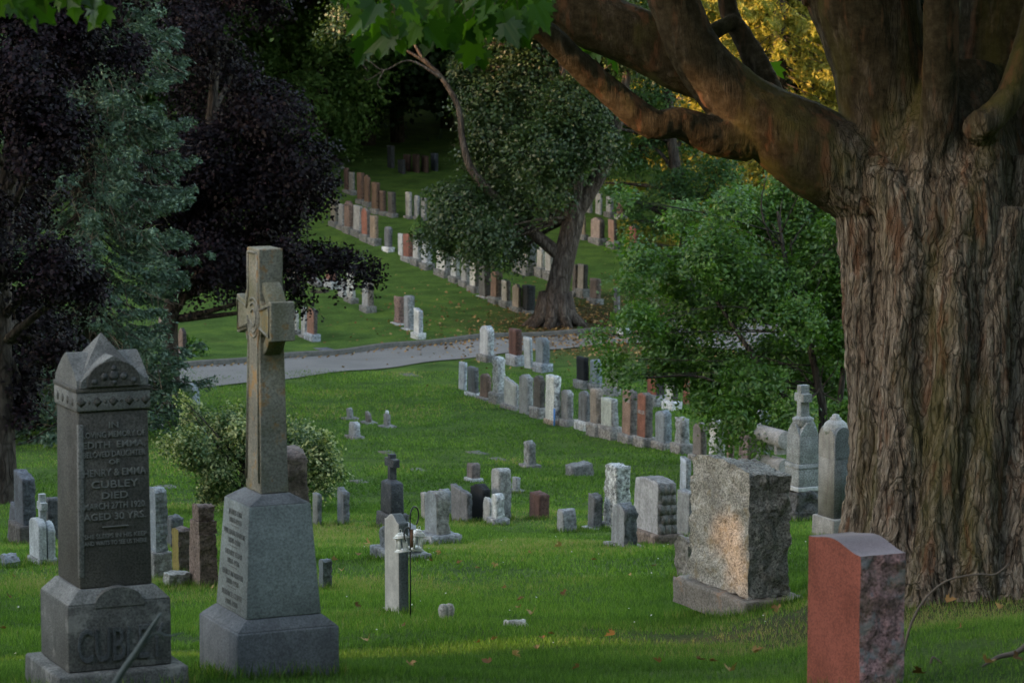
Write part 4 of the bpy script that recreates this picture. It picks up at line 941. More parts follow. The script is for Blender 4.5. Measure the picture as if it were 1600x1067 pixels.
M_BARK_F = bark('brown_grey_bark', (0.022, 0.016, 0.013), (0.065, 0.050, 0.042), (0.14, 0.115, 0.10), 11, .05, .16, ck=.4)
M_BARK_G = bark('grey_bark', (0.035, 0.027, 0.022), (0.10, 0.082, 0.072), (0.19, 0.16, 0.14), 8, .05, .2)
def tree(name, label, base, trunk_px, dep, px_blobs, mat, size, per, group=None, seed=1, barkm=None, cl=22, spread=.34, extra_limbs=(), droop=.35, r0=.09, cat='tree', hollow=.3, thick=1.0, up=.6, jit=.5, limbs=True, aspect=.62, tr_low=.35):
    g_ = np.random.default_rng(seed); base = Vector(base); root = empty(name, base)
    tag(root, label, cat, group); bl = world_blobs(px_blobs, dep, g_, thick)
    tp = []
    for i, (px, py, r) in enumerate(trunk_px):
        p = at(px, py, dep); tp.append((p.x, p.y if i else base.y, p.z, r * dep / F))
    tp[0] = (base.x, base.y, base.z - .2, tp[0][3])
    P, Rr = smooth_path(tp, 5); parts = [tube(P, Rr, 14)]
    for el in extra_limbs:
        q = [(*at(px, py, dep + (dd[0] if dd else 0)), r * dep / F) for px, py, r, *dd in el]; P2, R2 = smooth_path(q, 5); parts.append(tube(P2, R2, 8))
    Pl = P[int(len(P) * tr_low):]
    def sf(e):
        k = np.argmin(np.linalg.norm(Pl - np.array(e) - [0, 0, -1.0], axis=1)); return Pl[k]
    if limbs: parts += limbs_to(bl, sf, g_, r0)
    V, Fc = cat_geo(parts); off = np.array(base)
    mk('trunk', V - off, Fc, barkm or M_BARK_D, root, smooth=True)
    C, Nn, Tt = crown_leaves(bl, g_, size, per, cl, spread, up, droop, jit, hollow=hollow)
    V, Fc = leaves(C, Nn, size, g_, aspect)
    mk('crown', V - off, Fc, mat, root, attrs=Tt)
    return root

F_PURP = foliage('purple_leaf', [(0, (0.004, 0.0028, 0.0045)), (.6, (0.008, 0.0045, 0.0075)), (1, (0.024, 0.010, 0.014))], .12, .6, .14)
F_MID = foliage('dull_green_leaf', [(0, (0.012, 0.030, 0.010)), (.7, (0.030, 0.060, 0.018)), (1, (0.075, 0.11, 0.032))], .25, .45, .4)
F_BUSH = foliage('bright_green_leaf', [(0, (0.026, 0.078, 0.018)), (.6, (0.065, 0.155, 0.026)), (1, (0.14, 0.25, 0.045))], .35, .42, .5)
F_BG = foliage('maple_green_leaf', [(0, (0.022, 0.055, 0.016)), (.7, (0.045, 0.10, 0.026)), (1, (0.09, 0.15, 0.035))], .3, .55, .3)
F_BG2 = foliage('maple_green_leaf', [(0, (0.035, 0.085, 0.022)), (.7, (0.075, 0.15, 0.038)), (1, (0.15, 0.22, 0.05))], .35, .55, .3)
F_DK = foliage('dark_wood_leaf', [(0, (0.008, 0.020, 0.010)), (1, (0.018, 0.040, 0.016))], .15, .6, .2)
F_ELM = foliage('elm_leaf', [(0, (0.018, 0.055, 0.018)), (.8, (0.045, 0.105, 0.025)), (1, (0.14, 0.24, 0.04))], .35, .5, .3)
F_SPR = foliage('blue_needle', [(0, (0.024, 0.050, 0.036)), (.6, (0.070, 0.125, 0.086)), (1, (0.18, 0.25, 0.165))], .1, .6, .3)
F_HEM = foliage('spruce_needle', [(0, (0.11, 0.12, 0.028)), (.6, (0.26, 0.24, 0.05)), (1, (0.42, 0.34, 0.09))], .3, .6, .2)  # needle colour brightened to carry the low sun's gold
F_EUO = foliage('variegated_leaf', [(0, (0.022, 0.058, 0.020)), (.50, (0.055, 0.11, 0.032)), (.58, (0.27, 0.31, 0.14)), (1, (0.46, 0.48, 0.25))], .25, .5, .35)
F_MAPLE = foliage('hanging_maple_leaf', [(0, (0.012, 0.045, 0.006)), (.6, (0.028, 0.085, 0.009)), (1, (0.065, 0.15, 0.015))], .5, .45, .35)
F_DEAD = foliage('dead_leaf', [(0, (0.10, 0.05, 0.025)), (.6, (0.25, 0.13, 0.055)), (1, (0.40, 0.26, 0.12))], .1, .8, .1)

# --- purple maple on the left edge
b0, _ = hit(5, 786)
tree('purple_maple', 'purple-leaved maple cut off by the left frame edge, its trunk at the far left', b0, [(5, 786, 26), (2, 690, 22), (0, 500, 18), (10, 300, 14), (30, 100, 9), (30, -150, 5)], 50,
     [(30, 130, 80), (120, 75, 60), (195, 85, 38), (60, 225, 60), (95, 195, 50), (15, 320, 80), (75, 420, 68), (128, 445, 36), (35, 510, 75), (15, 590, 55), (85, 545, 40), (40, 20, 90), (140, 0, 60), (-70, 150, 110), (-90, 350, 120), (-80, 520, 110), (60, -90, 110), (-60, -120, 130), (200, -60, 80), (30, 640, 30)],
     F_PURP, .095, 32, seed=11, cl=48, spread=.24)
# --- purple maple behind, with limb over the lane
b0, dB = hit(265, 634)
tree('purple_maple', 'dark purple maple spreading low over the lane, its branch drooping behind the stone cross', b0, [(265, 634, 19), (266, 560, 14), (268, 480, 13), (300, 330, 11), (330, 180, 8), (340, 0, 5)], dB,
     [(290, 50, 85), (335, 130, 85), (415, 180, 72), (465, 255, 66), (400, 300, 85), (315, 250, 85), (475, 305, 42), (325, 395, 70), (370, 430, 50), (430, 350, 50), (452, 400, 36), (500, 405, 34), (545, 412, 32), (578, 418, 20), (447, 445, 28), (462, 476, 16), (290, 440, 45), (300, -60, 110), (400, -20, 60), (230, 300, 80), (300, 350, 80), (400, 380, 50), (500, 290, 30)],
     F_PURP, .115, 17, seed=12, cl=56, spread=.34, extra_limbs=[[(275, 470, 8), (340, 440, 6), (420, 415, 5), (500, 408, 3), (560, 415, 2)]], hollow=.3)
# --- middle tree with forked leaning trunk
tree('forked_tree', 'big tree with a leaning forked trunk and dull green crown beyond the lane', MT, [(866, 512, 34), (866, 486, 22), (874, 440, 18), (886, 385, 17), (896, 340, 17), (900, 290, 14), (892, 200, 11), (880, 80, 9), (870, -80, 6)], MT_D,
     [(760, 150, 62), (735, 105, 36), (830, 110, 80), (900, 160, 66), (860, 230, 66), (785, 255, 56), (715, 335, 46), (760, 362, 44), (690, 350, 28), (805, 395, 20), (745, 395, 16), (700, 388, 14), (940, 225, 40), (800, 0, 100), (900, 20, 90), (1000, 60, 70), (800, 320, 46), (860, 290, 36), (690, 300, 18), (700, 380, 24), (755, 392, 24), (665, 368, 16), (822, 372, 26), (735, 310, 46), (780, 190, 56), (745, 240, 30), (770, -120, 120), (940, -110, 120), (540, 22, 30, 0), (570, 45, 18, 0), (510, 50, 14, 0), (560, -60, 70), (660, -70, 80)],
     F_MID, .12, 24, seed=13, barkm=M_BARK_F, cl=44, spread=.36, r0=.07, tr_low=.5,
     extra_limbs=[[(880, 400, 12), (862, 388, 11), (820, 352, 8.5), (765, 300, 7.5), (735, 262, 6.5), (722, 215, 5.5), (720, 190, 5), (713, 160, 4.6), (690, 122, 4), (668, 100, 3), (640, 82, 2.2), (600, 60, 1.5)], [(690, 122, 4), (660, 90, 3), (648, 70, 2)], [(898, 335, 14), (920, 300, 13), (945, 255, 12), (965, 190, 9), (985, 90, 6)],
                  [(690, 122, 3, -3), (640, 95, 1.2, -3), (600, 110, 1, -3), (575, 95, .7, -3), (560, 100, .5, -3)], [(600, 110, .9, -3), (590, 130, .6, -3), (596, 140, .5, -3)], [(575, 112, .6, -3), (560, 92, .5, -3)], [(600, 110, .7, -3), (575, 125, .5, -3), (568, 118, .4, -3)]])
# root flare
parts = []
for ang in np.linspace(0, 2 * pi, 9, endpoint=False):
    e = (1.0 * cos(ang + .3), .85 * sin(ang + .3)); parts.append(tube([(e[0] * .22, e[1] * .22, .9), (e[0] * .5, e[1] * .5, .25), (e[0], e[1], gz(MT.x + e[0], MT.y + e[1]) - MT.z - .08)], [.30, .20, .09], 8))
FT = [o for o in bpy.data.objects if o.name.startswith('forked_tree')][0]
V, Fc = cat_geo(parts); mk('root_flare', V, Fc, M_BARK_F, FT, smooth=True)
# --- leafy shrubby tree on the right, before the lane
b0, dM = hit(1282, 742)
tree('shrubby_tree', 'bright green many-stemmed small tree filling the right half behind the granite block', b0, [(1282, 742, 9), (1286, 650, 7), (1278, 600, 6), (1260, 520, 5), (1230, 420, 4), (1215, 330, 2)], dM,
     [(1180, 330, 55), (1120, 395, 62), (1050, 420, 46), (1230, 350, 60), (1290, 400, 60), (1200, 450, 75), (1105, 490, 68), (1040, 555, 50), (985, 585, 18), (952, 560, 20), (940, 525, 12), (1000, 500, 30), (1130, 590, 62), (1215, 560, 52), (1310, 540, 34), (1100, 632, 24), (1150, 648, 38), (1210, 672, 28), (1310, 660, 34), (1005, 405, 30), (980, 378, 12), (1290, 310, 50), (1350, 450, 60), (1340, 350, 50), (1130, 690, 14), (1190, 700, 14), (1140, 320, 30), (955, 580, 16), (925, 525, 9), (970, 310, 16), (990, 440, 26), (1010, 500, 34), (1070, 340, 34), (1300, 470, 60), (1270, 590, 40), (1180, 600, 50), (1060, 580, 36), (1240, 640, 30), (1310, 600, 34), (1295, 530, 44), (1250, 500, 44), (1325, 650, 26), (1280, 270, 30), (1230, 290, 30)],
     F_BUSH, .10, 40, seed=14, cl=44, spread=.22, r0=.016, thick=1.0, aspect=.5, hollow=.3, up=.7,
     extra_limbs=[[(1282, 742, 6), (1240, 640, 5), (1180, 560, 4), (1120, 470, 3)], [(1282, 742, 6), (1310, 640, 5), (1320, 520, 4), (1310, 400, 2)], [(1284, 700, 4), (1200, 640, 3), (1100, 590, 2.2), (1010, 590, 1.4)], [(1215, 400, 2), (1190, 330, 1.2), (1197, 275, .7)]])
# --- elm behind, right of the forked tree
b0, dE = hit(1075, 470)
tree('elm_tree', 'pale-leaved elm with light sprays hanging beside the forked trunk', b0, [(1075, 470, 12), (1070, 350, 10), (1050, 220, 8), (1040, 80, 5)], dE,
     [(980, 235, 46), (1040, 200, 56), (1060, 290, 46), (1120, 275, 40), (1010, 130, 56), (960, 300, 13), (950, 185, 16), (1000, 320, 22), (1030, 350, 20), (1100, 200, 40), (1030, 30, 70), (1020, -80, 90), (925, 195, 10), (925, 285, 8), (1000, 345, 14)],
     F_ELM, .13, 15, seed=15, cl=40, spread=.42, jit=.4, up=1.0)
# --- green maples high left
b0, dG = hit(505, 262)
tree('green_maple', 'tall green maple above the purple one, its trunk standing in the shade', b0, [(505, 262, 8), (505, 200, 7), (500, 100, 6), (480, 0, 5)], dG,
     [(420, 30, 66), (500, 60, 60), (480, 150, 52), (560, 120, 46), (540, 180, 40), (400, 100, 50), (600, 60, 50), (560, 10, 60), (470, 205, 34), (530, 220, 24), (350, 20, 50), (480, -80, 110), (380, -60, 90), (600, -60, 90), (520, -170, 120, -9), (620, -170, 110, -8), (430, -180, 110, -9), (560, -290, 150, -16), (430, -290, 150, -16), (680, -280, 130, -12)],  # highest blobs are added out of frame to shade the slope
     F_BG2, .19, 9, group='green trees on the far slope', seed=16, cl=44, spread=.50, r0=.10, up=.8)
b0 = Vector((-24, 108, gz(-24, 108)))
def far_tree(name, label, x, y, mat, seed, H=20, rad=5.5, low=3.2, size=.38, per=3.0, group='dark trees of the far wood', grp=True):
    z = gz(x, y); g_ = np.random.default_rng(seed); root = empty(name, (x, y, z)); tag(root, label, 'tree', group)
    top = H * .8
    parts = [tube(*smooth_path([(0, 0, -.3, .34), (g_.normal() * .2, 0, H * .3, .26), (g_.normal() * .5, 0, top, .1)], 4), 10)]
    bl = []
    for i in range(9):
        zz = low + rad * .42 + (H - low - rad * .4) * (i / 8); rr = rad * (.62 if zz < H * .7 else .5); an = g_.random() * 6.28; ro = rad * .5 * (1 - .6 * i / 8)
        for q in range(2 if i < 7 else 1): bl.append((ro * cos(an + q * 2.6), ro * sin(an + q * 2.6), zz, rr))
    for bx, by_, bz, br in bl: parts.append(tube([(0, 0, bz * .75), (bx * .6, by_ * .6, bz * .95), (bx, by_, bz)], [.12, .08, .03], 6))
    V, Fc = cat_geo(parts); mk('trunk', V, Fc, M_BARK_D, root, smooth=True)
    C, Nn, Tt = crown_leaves(bl, g_, size, per, 16, size * 2.0, .7, .2, .6, hollow=.35)
    V, Fc = leaves(C, Nn, size, g_, .7); mk('crown', V, Fc, mat, root, attrs=Tt)
    return root
def xy(px, dep): return (px - 800) / F * dep
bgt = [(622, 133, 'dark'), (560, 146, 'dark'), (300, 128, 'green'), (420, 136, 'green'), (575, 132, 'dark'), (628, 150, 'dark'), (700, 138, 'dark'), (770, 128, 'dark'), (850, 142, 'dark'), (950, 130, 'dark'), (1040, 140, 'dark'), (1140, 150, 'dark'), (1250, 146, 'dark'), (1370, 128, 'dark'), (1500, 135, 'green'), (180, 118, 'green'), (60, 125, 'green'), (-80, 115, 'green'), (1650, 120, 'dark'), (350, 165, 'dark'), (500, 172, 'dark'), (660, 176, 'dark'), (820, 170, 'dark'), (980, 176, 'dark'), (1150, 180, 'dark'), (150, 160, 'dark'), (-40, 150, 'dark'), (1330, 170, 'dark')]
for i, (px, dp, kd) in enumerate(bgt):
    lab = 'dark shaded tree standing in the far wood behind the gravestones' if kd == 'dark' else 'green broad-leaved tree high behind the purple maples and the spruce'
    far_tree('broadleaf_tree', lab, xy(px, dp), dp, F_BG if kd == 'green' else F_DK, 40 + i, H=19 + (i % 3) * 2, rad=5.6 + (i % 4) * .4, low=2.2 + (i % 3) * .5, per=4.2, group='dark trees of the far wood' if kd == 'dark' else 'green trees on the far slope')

far_tree('broadleaf_tree', 'tall unseen tree added behind the forked tree, its high crown shading the slope', xy(770, 119), 119, F_BG, 92, H=24, rad=8, low=9, size=.5, group='green trees on the far slope')  # unseen tree added to shade the far slope
far_tree('broadleaf_tree', 'tall unseen tree added behind the elm, its high crown shading the slope', xy(1060, 112), 112, F_BG, 93, H=24, rad=7, low=9, size=.5, group='green trees on the far slope')  # likewise added out of sight for its shade

# --- conifers
def conifer(name, label, base, H, Rb, mat, seed, nb=240, tw=44, nq=8, droop=.25, nl=.13, nw=.04, hang=.0, lean=(0, 0), barkm=None, dead=0, zmin=.04, power=.75):
    g_ = np.random.default_rng(seed); root = empty(name, base); tag(root, label, 'tree')
    parts = [tube([(0, 0, -.3), (lean[0] * .5, 0, H * .5), (lean[0], 0, H)], [.30, .18, .03], 10)]; deadp = []
    Cs, Ds = [], []
    for i in range(nb):
        f = zmin + (1 - zmin) * (i + g_.random()) / nb; z0 = f * H; az = g_.random() * 2 * pi; L = Rb * (1 - f) ** power * g_.uniform(.72, 1.12) + .25
        d = np.array([cos(az), sin(az), 0]); s = np.linspace(0, 1, 9)
        zz = z0 - droop * L * s * 1.6 + droop * L * .9 * s ** 3
        P = np.array([lean[0] * f, 0, 0]) + d * (L * s)[:, None]; P[:, 2] = zz
        P[:, :2] += g_.normal(size=2) * .12 * s[:, None] ** 2
        parts.append(tube(P, .022 * (1 - s * .85) * (1 - f * .6) + .003, 4))
        sd = np.array([-d[1], d[0], 0])
        k = g_.random(tw) ** .65 * .9 + .1; p0 = np.stack([np.interp(k, s, P[:, j]) for j in range(3)], -1)
        side = g_.choice([-1, 1], tw); tl = (.22 + .5 * (1 - k)) * min(1.0, L / 2.2) * g_.uniform(.6, 1.2, tw)
        td = unit(d[None] * .75 + sd[None] * (side * g_.uniform(.3, 1.1, tw))[:, None] + np.array([0, 0, -1])[None] * (hang + g_.uniform(-.1, .45, tw))[:, None])
        for q in range(nq):
            u = (q + g_.random(tw)) / nq; c = p0 + td * (tl * u)[:, None] + g_.normal(size=(tw, 3)) * .02; c[:, 2] -= hang * .25 * (tl * u) ** 1.0
            Cs.append(c); Ds.append(unit(td + g_.normal(size=(tw, 3)) * .55 + np.array([0, 0, .12])))
        if dead and g_.random() < dead:
            for _ in range(5):
                kk = g_.random() * .8; q0 = np.array([np.interp(kk, s, P[:, j]) for j in range(3)]); e = q0 + d * .3 + g_.normal(size=3) * .25 + [0, 0, -.7 * g_.random()]
                deadp.append(tube([q0, (q0 + e) / 2 + g_.normal(size=3) * .08, e], [.012, .008, .003], 4))
    C = np.concatenate(Cs); D = np.concatenate(Ds); Nn = unit(np.cross(D, g_.normal(size=D.shape)) + [0, 0, .4])
    V, Fc = leaves(C, Nn, nl, g_, nw / nl, .0, tdir=D)
    V2, F2 = cat_geo(parts); mk('trunk', V2, F2, barkm or M_BARK_D, root, smooth=True)
    mk('crown', V, Fc, mat, root, attrs=g_.random(len(C)) * .6 + np.repeat(g_.random(len(C) // tw), tw)[:len(C)] * .4)
    if deadp:
        V3, F3 = cat_geo(deadp); mk('dead_twigs', V3, F3, plain('dead_twig', (.16, .115, .09), .9), root)
    return root
b0, dS = hit(140, 684)
conifer('blue_spruce', 'tall blue spruce with dense grey-green needles between the two purple maples', b0, 21, 2.4, F_SPR, 21, nb=560, tw=60, nq=8, droop=.42, nl=.115, nw=.045, hang=.45, dead=.8, power=.55)
bh = (xy(1215, 104), 104); 
conifer('weeping_spruce', 'tall yellow-green spruce with hanging twigs lit and coloured gold for the low sun, top right', (bh[0], bh[1], gz(*bh)), 24, 5.6, F_HEM, 22, nb=380, tw=80, nq=9, droop=.25, nl=.26, nw=.085, hang=1.0, power=.6)

# --- shrubs
b0, dU = hit(385, 800)
tree('variegated_shrub', 'variegated cream and green shrub behind the big stone cross', b0, [(385, 800, 5), (380, 740, 4), (390, 690, 2)], dU,
     [(330, 710, 44), (300, 700, 34), (360, 670, 34), (400, 690, 44), (440, 700, 44), (490, 730, 34), (500, 700, 26), (340, 750, 34), (470, 690, 28), (285, 690, 20), (262, 690, 12), (310, 660, 22), (296, 640, 12), (288, 625, 6), (520, 740, 16), (505, 765, 14), (450, 760, 34), (330, 775, 22), (452, 665, 12), (370, 645, 12), (505, 685, 12), (420, 750, 40)],
     F_EUO, .062, 110, seed=31, cl=38, spread=.12, r0=.02, cat='shrub', thick=.35, hollow=.5, up=.5, droop=.2)
g_ = np.random.default_rng(77); root = [o for o in bpy.data.objects if o.name.startswith('variegated_shrub')][0]
Cs = []; sp = []
for (x0, y0, x1, y1) in [(445, 680, 444, 645), (462, 690, 470, 655), (500, 700, 508, 668), (372, 660, 374, 640), (436, 670, 440, 650), (292, 640, 284, 618), (520, 720, 538, 700)]:
    p0 = np.array(at(x0, y0, dU)); p1 = np.array(at(x1, y1, dU)); sp.append(tube([p0, (p0 + p1) / 2 + g_.normal(size=3) * .03, p1], [.006, .004, .002], 4))
    t_ = g_.random(26)[:, None]; Cs.append(p0 + (p1 - p0) * t_ + g_.normal(size=(26, 3)) * .022)
C = np.concatenate(Cs); V, Fc = leaves(C, g_.normal(size=C.shape) + [0, 0, .5], .06, g_); mk('tall_shoots', V - np.array(root.location), Fc, F_EUO, root, attrs=g_.random(len(C)) * .6 + .4)
V, Fc = cat_geo(sp); mk('shoot_stems', V - np.array(root.location), Fc, M_BARK_D, root)
b0, dd_ = hit(78, 678)
tree('laurel_shrub', 'dark green shrub low behind the dark monument under the purple maple', b0, [(78, 678, 3), (78, 640, 2), (78, 600, 2)], dd_, [(80, 645, 34), (55, 620, 34), (96, 600, 28), (100, 640, 26), (110, 560, 26), (50, 570, 40), (20, 640, 30)], F_BUSH, .12, 26, seed=32, cl=18, spread=.26, r0=.02, cat='shrub', thick=.4)
b0, dd_ = hit(305, 556)
tree('small_green_shrub', 'small fresh green shrub beside the brown tapered stone across the lane', b0, [(305, 556, 2), (305, 540, 1)], dd_, [(303, 541, 13), (310, 547, 9), (297, 533, 8)], F_BUSH, .12, 60, seed=33, cl=16, spread=.18, r0=.015, cat='shrub', thick=.1)
b0, dd_ = hit(655, 400)
g_ = np.random.default_rng(5); root = empty('cone_bush', b0); tag(root, 'clipped green cone-shaped bush behind the red stone of the climbing row', 'bush')
n = 16000; hh = g_.random(n) ** 1.3; an = g_.random(n) * 6.28; H_ = 62 * dd_ / F; R_ = 24 * dd_ / F; rr = R_ * np.sin(np.clip(1 - hh, 0, 1) * pi * .62) / 1.0 * g_.uniform(.75, 1.03, n)
C = np.stack([rr * np.cos(an), rr * np.sin(an), hh * H_], -1); V, Fc = leaves(C, np.stack([np.cos(an), np.sin(an), .6 + 0 * an], -1) + g_.normal(size=(n, 3)) * .5, .11, g_, .45); mk('foliage', V, Fc, F_BUSH, root, attrs=g_.random(n))
V, Fc = tube([(0, 0, -.1), (0, 0, H_ * .6)], .05, 6); mk('stem', V, Fc, M_BARK_D, root)
# planter plant, flower ring
g_ = np.random.default_rng(6); n = 420; C = g_.normal(size=(n, 3)) * [.24, .24, .17] + [0, 0, .48]; V, Fc = leaves(C, g_.normal(size=C.shape) + [0, 0, 1], .13, g_); mk('plant', V, Fc, F_BUSH, PLANTER, attrs=g_.random(n))
G, dp = hit(499, 456); root = empty('flower_ring', G); tag(root, 'low round bed edged with pale plants on the lawn under the dark branch', 'flower bed')
V, Fc = lathe([(.001, .05), (.26, .06), (.30, .03), (.34, -.05)], 20); mk('soil', V, Fc, plain('soil', (.06, .045, .035), .95), root, smooth=True)
n = 260; an = g_.random(n) * 6.28; C = np.stack([.3 * np.cos(an), .3 * np.sin(an), .07 + .03 * g_.random(n)], -1) + g_.normal(size=(n, 3)) * .02; V, Fc = leaves(C, g_.normal(size=C.shape) + [0, 0, 1], .05, g_); mk('edging_plants', V, Fc, F_EUO, root, attrs=.3 + .4 * g_.random(n))

# ------------------------------------------------------------------ the big maple on the right
D0 = 20.3
def limb(pts, n=14, k=6):
    P, Rr = smooth_path([(*at(px, py, D0 + dd), r * D0 / F) for px, py, r, dd in pts], k); return tube(P, Rr, n)
gb = hit(1490, 945)[0]
LM = [
 [(1488, 1010, 190, .1), (1488, 930, 172, .1), (1488, 850, 158, .1), (1488, 700, 148, .1), (1485, 500, 146, .1), (1478, 350, 140, .1), (1470, 230, 130, .15), (1470, 120, 110, .25)],
 [(1300, 1010, 48, .1), (1330, 930, 46, .1), (1357, 820, 42, .05), (1368, 650, 40, .0), (1361, 450, 44, 0), (1356, 370, 46, 0), (1350, 310, 46, 0), (1330, 262, 34, 0)],
 [(1372, 1010, 52, -.42), (1392, 920, 44, -.38), (1408, 780, 38, -.35), (1416, 600, 36, -.34), (1420, 430, 38, -.34), (1405, 320, 40, -.28), (1360, 270, 40, -.15)],
 [(1425, 1010, 50, -.6), (1448, 920, 40, -.52), (1470, 780, 34, -.48), (1488, 600, 34, -.48), (1500, 450, 38, -.48), (1520, 340, 40, -.44), (1540, 230, 36, -.35)],
 [(1505, 1010, 52, -.66), (1518, 920, 40, -.55), (1532, 780, 34, -.50), (1545, 600, 32, -.48), (1560, 450, 34, -.44), (1585, 330, 36, -.40)],
 [(1580, 1010, 56, -.6), (1588, 920, 46, -.48), (1600, 780, 40, -.42), (1605, 600, 40, -.36), (1612, 400, 42, -.32), (1610, 250, 40, -.2)],
 [(1675, 1010, 70, -.2), (1650, 900, 60, -.1), (1640, 700, 56, 0), (1640, 400, 56, 0), (1636, 200, 54, .05), (1622, 60, 44, .2), (1606, -60, 26, .3)],
 # main left limb
 [(1425, 350, 52, .05), (1350, 286, 70, .0), (1264, 232, 70, -.05), (1185, 182, 56, -.1), (1122, 128, 46, -.15), (1082, 72, 42, -.2), (1052, 0, 38, -.2), (1020, -90, 34, -.2), (985, -240, 26, -.2), (960, -420, 16, -.1), (940, -560, 7, 0)],
 # sub limb
 [(1170, 215, 40, -.1), (1115, 212, 30, -.2), (1062, 192, 25, -.3), (1018, 192, 24, -.35), (955, 145, 22, -.4), (900, 97, 20, -.5), (862, 58, 19, -.6), (815, 26, 18, -.7), (760, -20, 14, -.9), (660, -80, 9, -1.4)],
 # high left limb
 [(1120, 125, 40, .1), (1060, 98, 44, .1), (1000, 62, 47, .1), (930, 34, 46, .1), (870, 10, 40, .1), (800, -8, 30, .0), (700, -40, 20, -.2), (560, -90, 12, -.6), (430, -170, 7, -.8)],
 # small upright
 [(1215, 190, 26, .1), (1196, 130, 21, .1), (1168, 72, 18, .1), (1140, 22, 15, .1), (1128, -50, 13, .1), (1122, -200, 10, .2), (1130, -380, 5, .3)],
 [(1105, 55, 14, 0), (1130, 42, 13, 0), (1150, 30, 12, .05)],
 # upper trunk divisions
 [(1420, 300, 80, .1), (1392, 190, 78, .05), (1372, 90, 76, 0), (1350, 0, 88, 0), (1318, -110, 84, 0), (1285, -300, 64, 0), (1240, -560, 40, 0), (1205, -800, 16, 0)],
 [(1455, 260, 24, -.3), (1468, 180, 30, -.42), (1470, 90, 28, -.5), (1471, 0, 27, -.55), (1475, -110, 26, -.6), (1485, -300, 20, -.6), (1500, -520, 9, -.6)],
 [(1560, 300, 90, .2), (1560, 150, 82, .3), (1580, 0, 86, .3), (1600, -120, 80, .3), (1625, -300, 62, .3), (1655, -580, 40, .4), (1680, -850, 16, .4)],
 [(1527, 194, 21, -.66), (1548, 185, 23, -.6), (1578, 150, 23, -.55), (1600, 95, 24, -.5), (1622, 20, 24, -.5), (1640, -100, 22, -.5), (1672, -300, 15, -.5), (1710, -480, 7, -.5)],
 [(1530, 196, 24, -.58), (1540, 215, 30, -.35), (1545, 260, 40, -.2)],
 [(1010, 205, 14, -.35), (1016, 203, 13, -.36), (1024, 196, 10, -.36)],
 [(1250, -6, 18, 0), (1290, -20, 34, 0), (1330, -30, 40, 0)],
]
V, Fc = cat_geo([limb(l) for l in LM])
tmp = mk('tmp', V, Fc, [])
rm = tmp.modifiers.new('r', 'REMESH'); rm.mode = 'VOXEL'; rm.voxel_size = 0.0115
sm = tmp.modifiers.new('s', 'SMOOTH'); sm.iterations = 5; sm.factor = .6
bpy.context.view_layer.update()
me = bpy.data.meshes.new_from_object(tmp.evaluated_get(bpy.context.evaluated_depsgraph_get())); bpy.data.objects.remove(tmp)
nv = len(me.vertices); co = np.empty(nv * 3); me.vertices.foreach_get('co', co); co = co.reshape(-1, 3)
no = np.empty(nv * 3); me.vertices.foreach_get('normal', no); no = no.reshape(-1, 3)
onm = me.polygons; me.name = 'trunk'
pyc = 533.5 - F * (co @ UP) / (co @ FW); pxc = 800 + F * co[:, 0] / (co @ FW)
tr = sstep(90, 420, pyc) * sstep(1255, 1345, pxc)
wv = np.stack([fbm(co * [1.2, 1.2, .6], 50, 2), fbm(co * [1.2, 1.2, .6], 51, 2), np.zeros(nv)], -1) * .14
q = (co + wv) * [5.6, 5.6, .42]; n1 = 1 - 2.4 * np.abs(fbm(q, 3, 2)); q2 = (co + wv * .7) * [19, 19, 1.5]; n2 = 1 - 2.6 * np.abs(fbm(q2, 6, 2)); q3 = (co + wv * .5) * [44, 44, 7]; n3 = fbm(q3, 9, 3); nh = fbm(co * [13, 13, 17], 12, 3)
n4 = fbm(co * [9, 9, 30], 21, 3)
disp = tr * (.034 * (n1 - .35) + .021 * (n2 - .45) * (.55 + 1.1 * nh) + .014 * n3 + .012 * nh) + (1 - tr) * (.014 * fbm(co * [5, 5, 5], 8, 3) + .005 * n4 + .004 * n3)
co = co + no * disp[:, None]; root = empty('maple_tree', gb); tag(root, 'huge old maple with deeply furrowed trunk and spreading limbs filling the right side', 'tree')
me.vertices.foreach_set('co', (co - np.array(gb)).ravel()); me.update(); me.materials.clear()
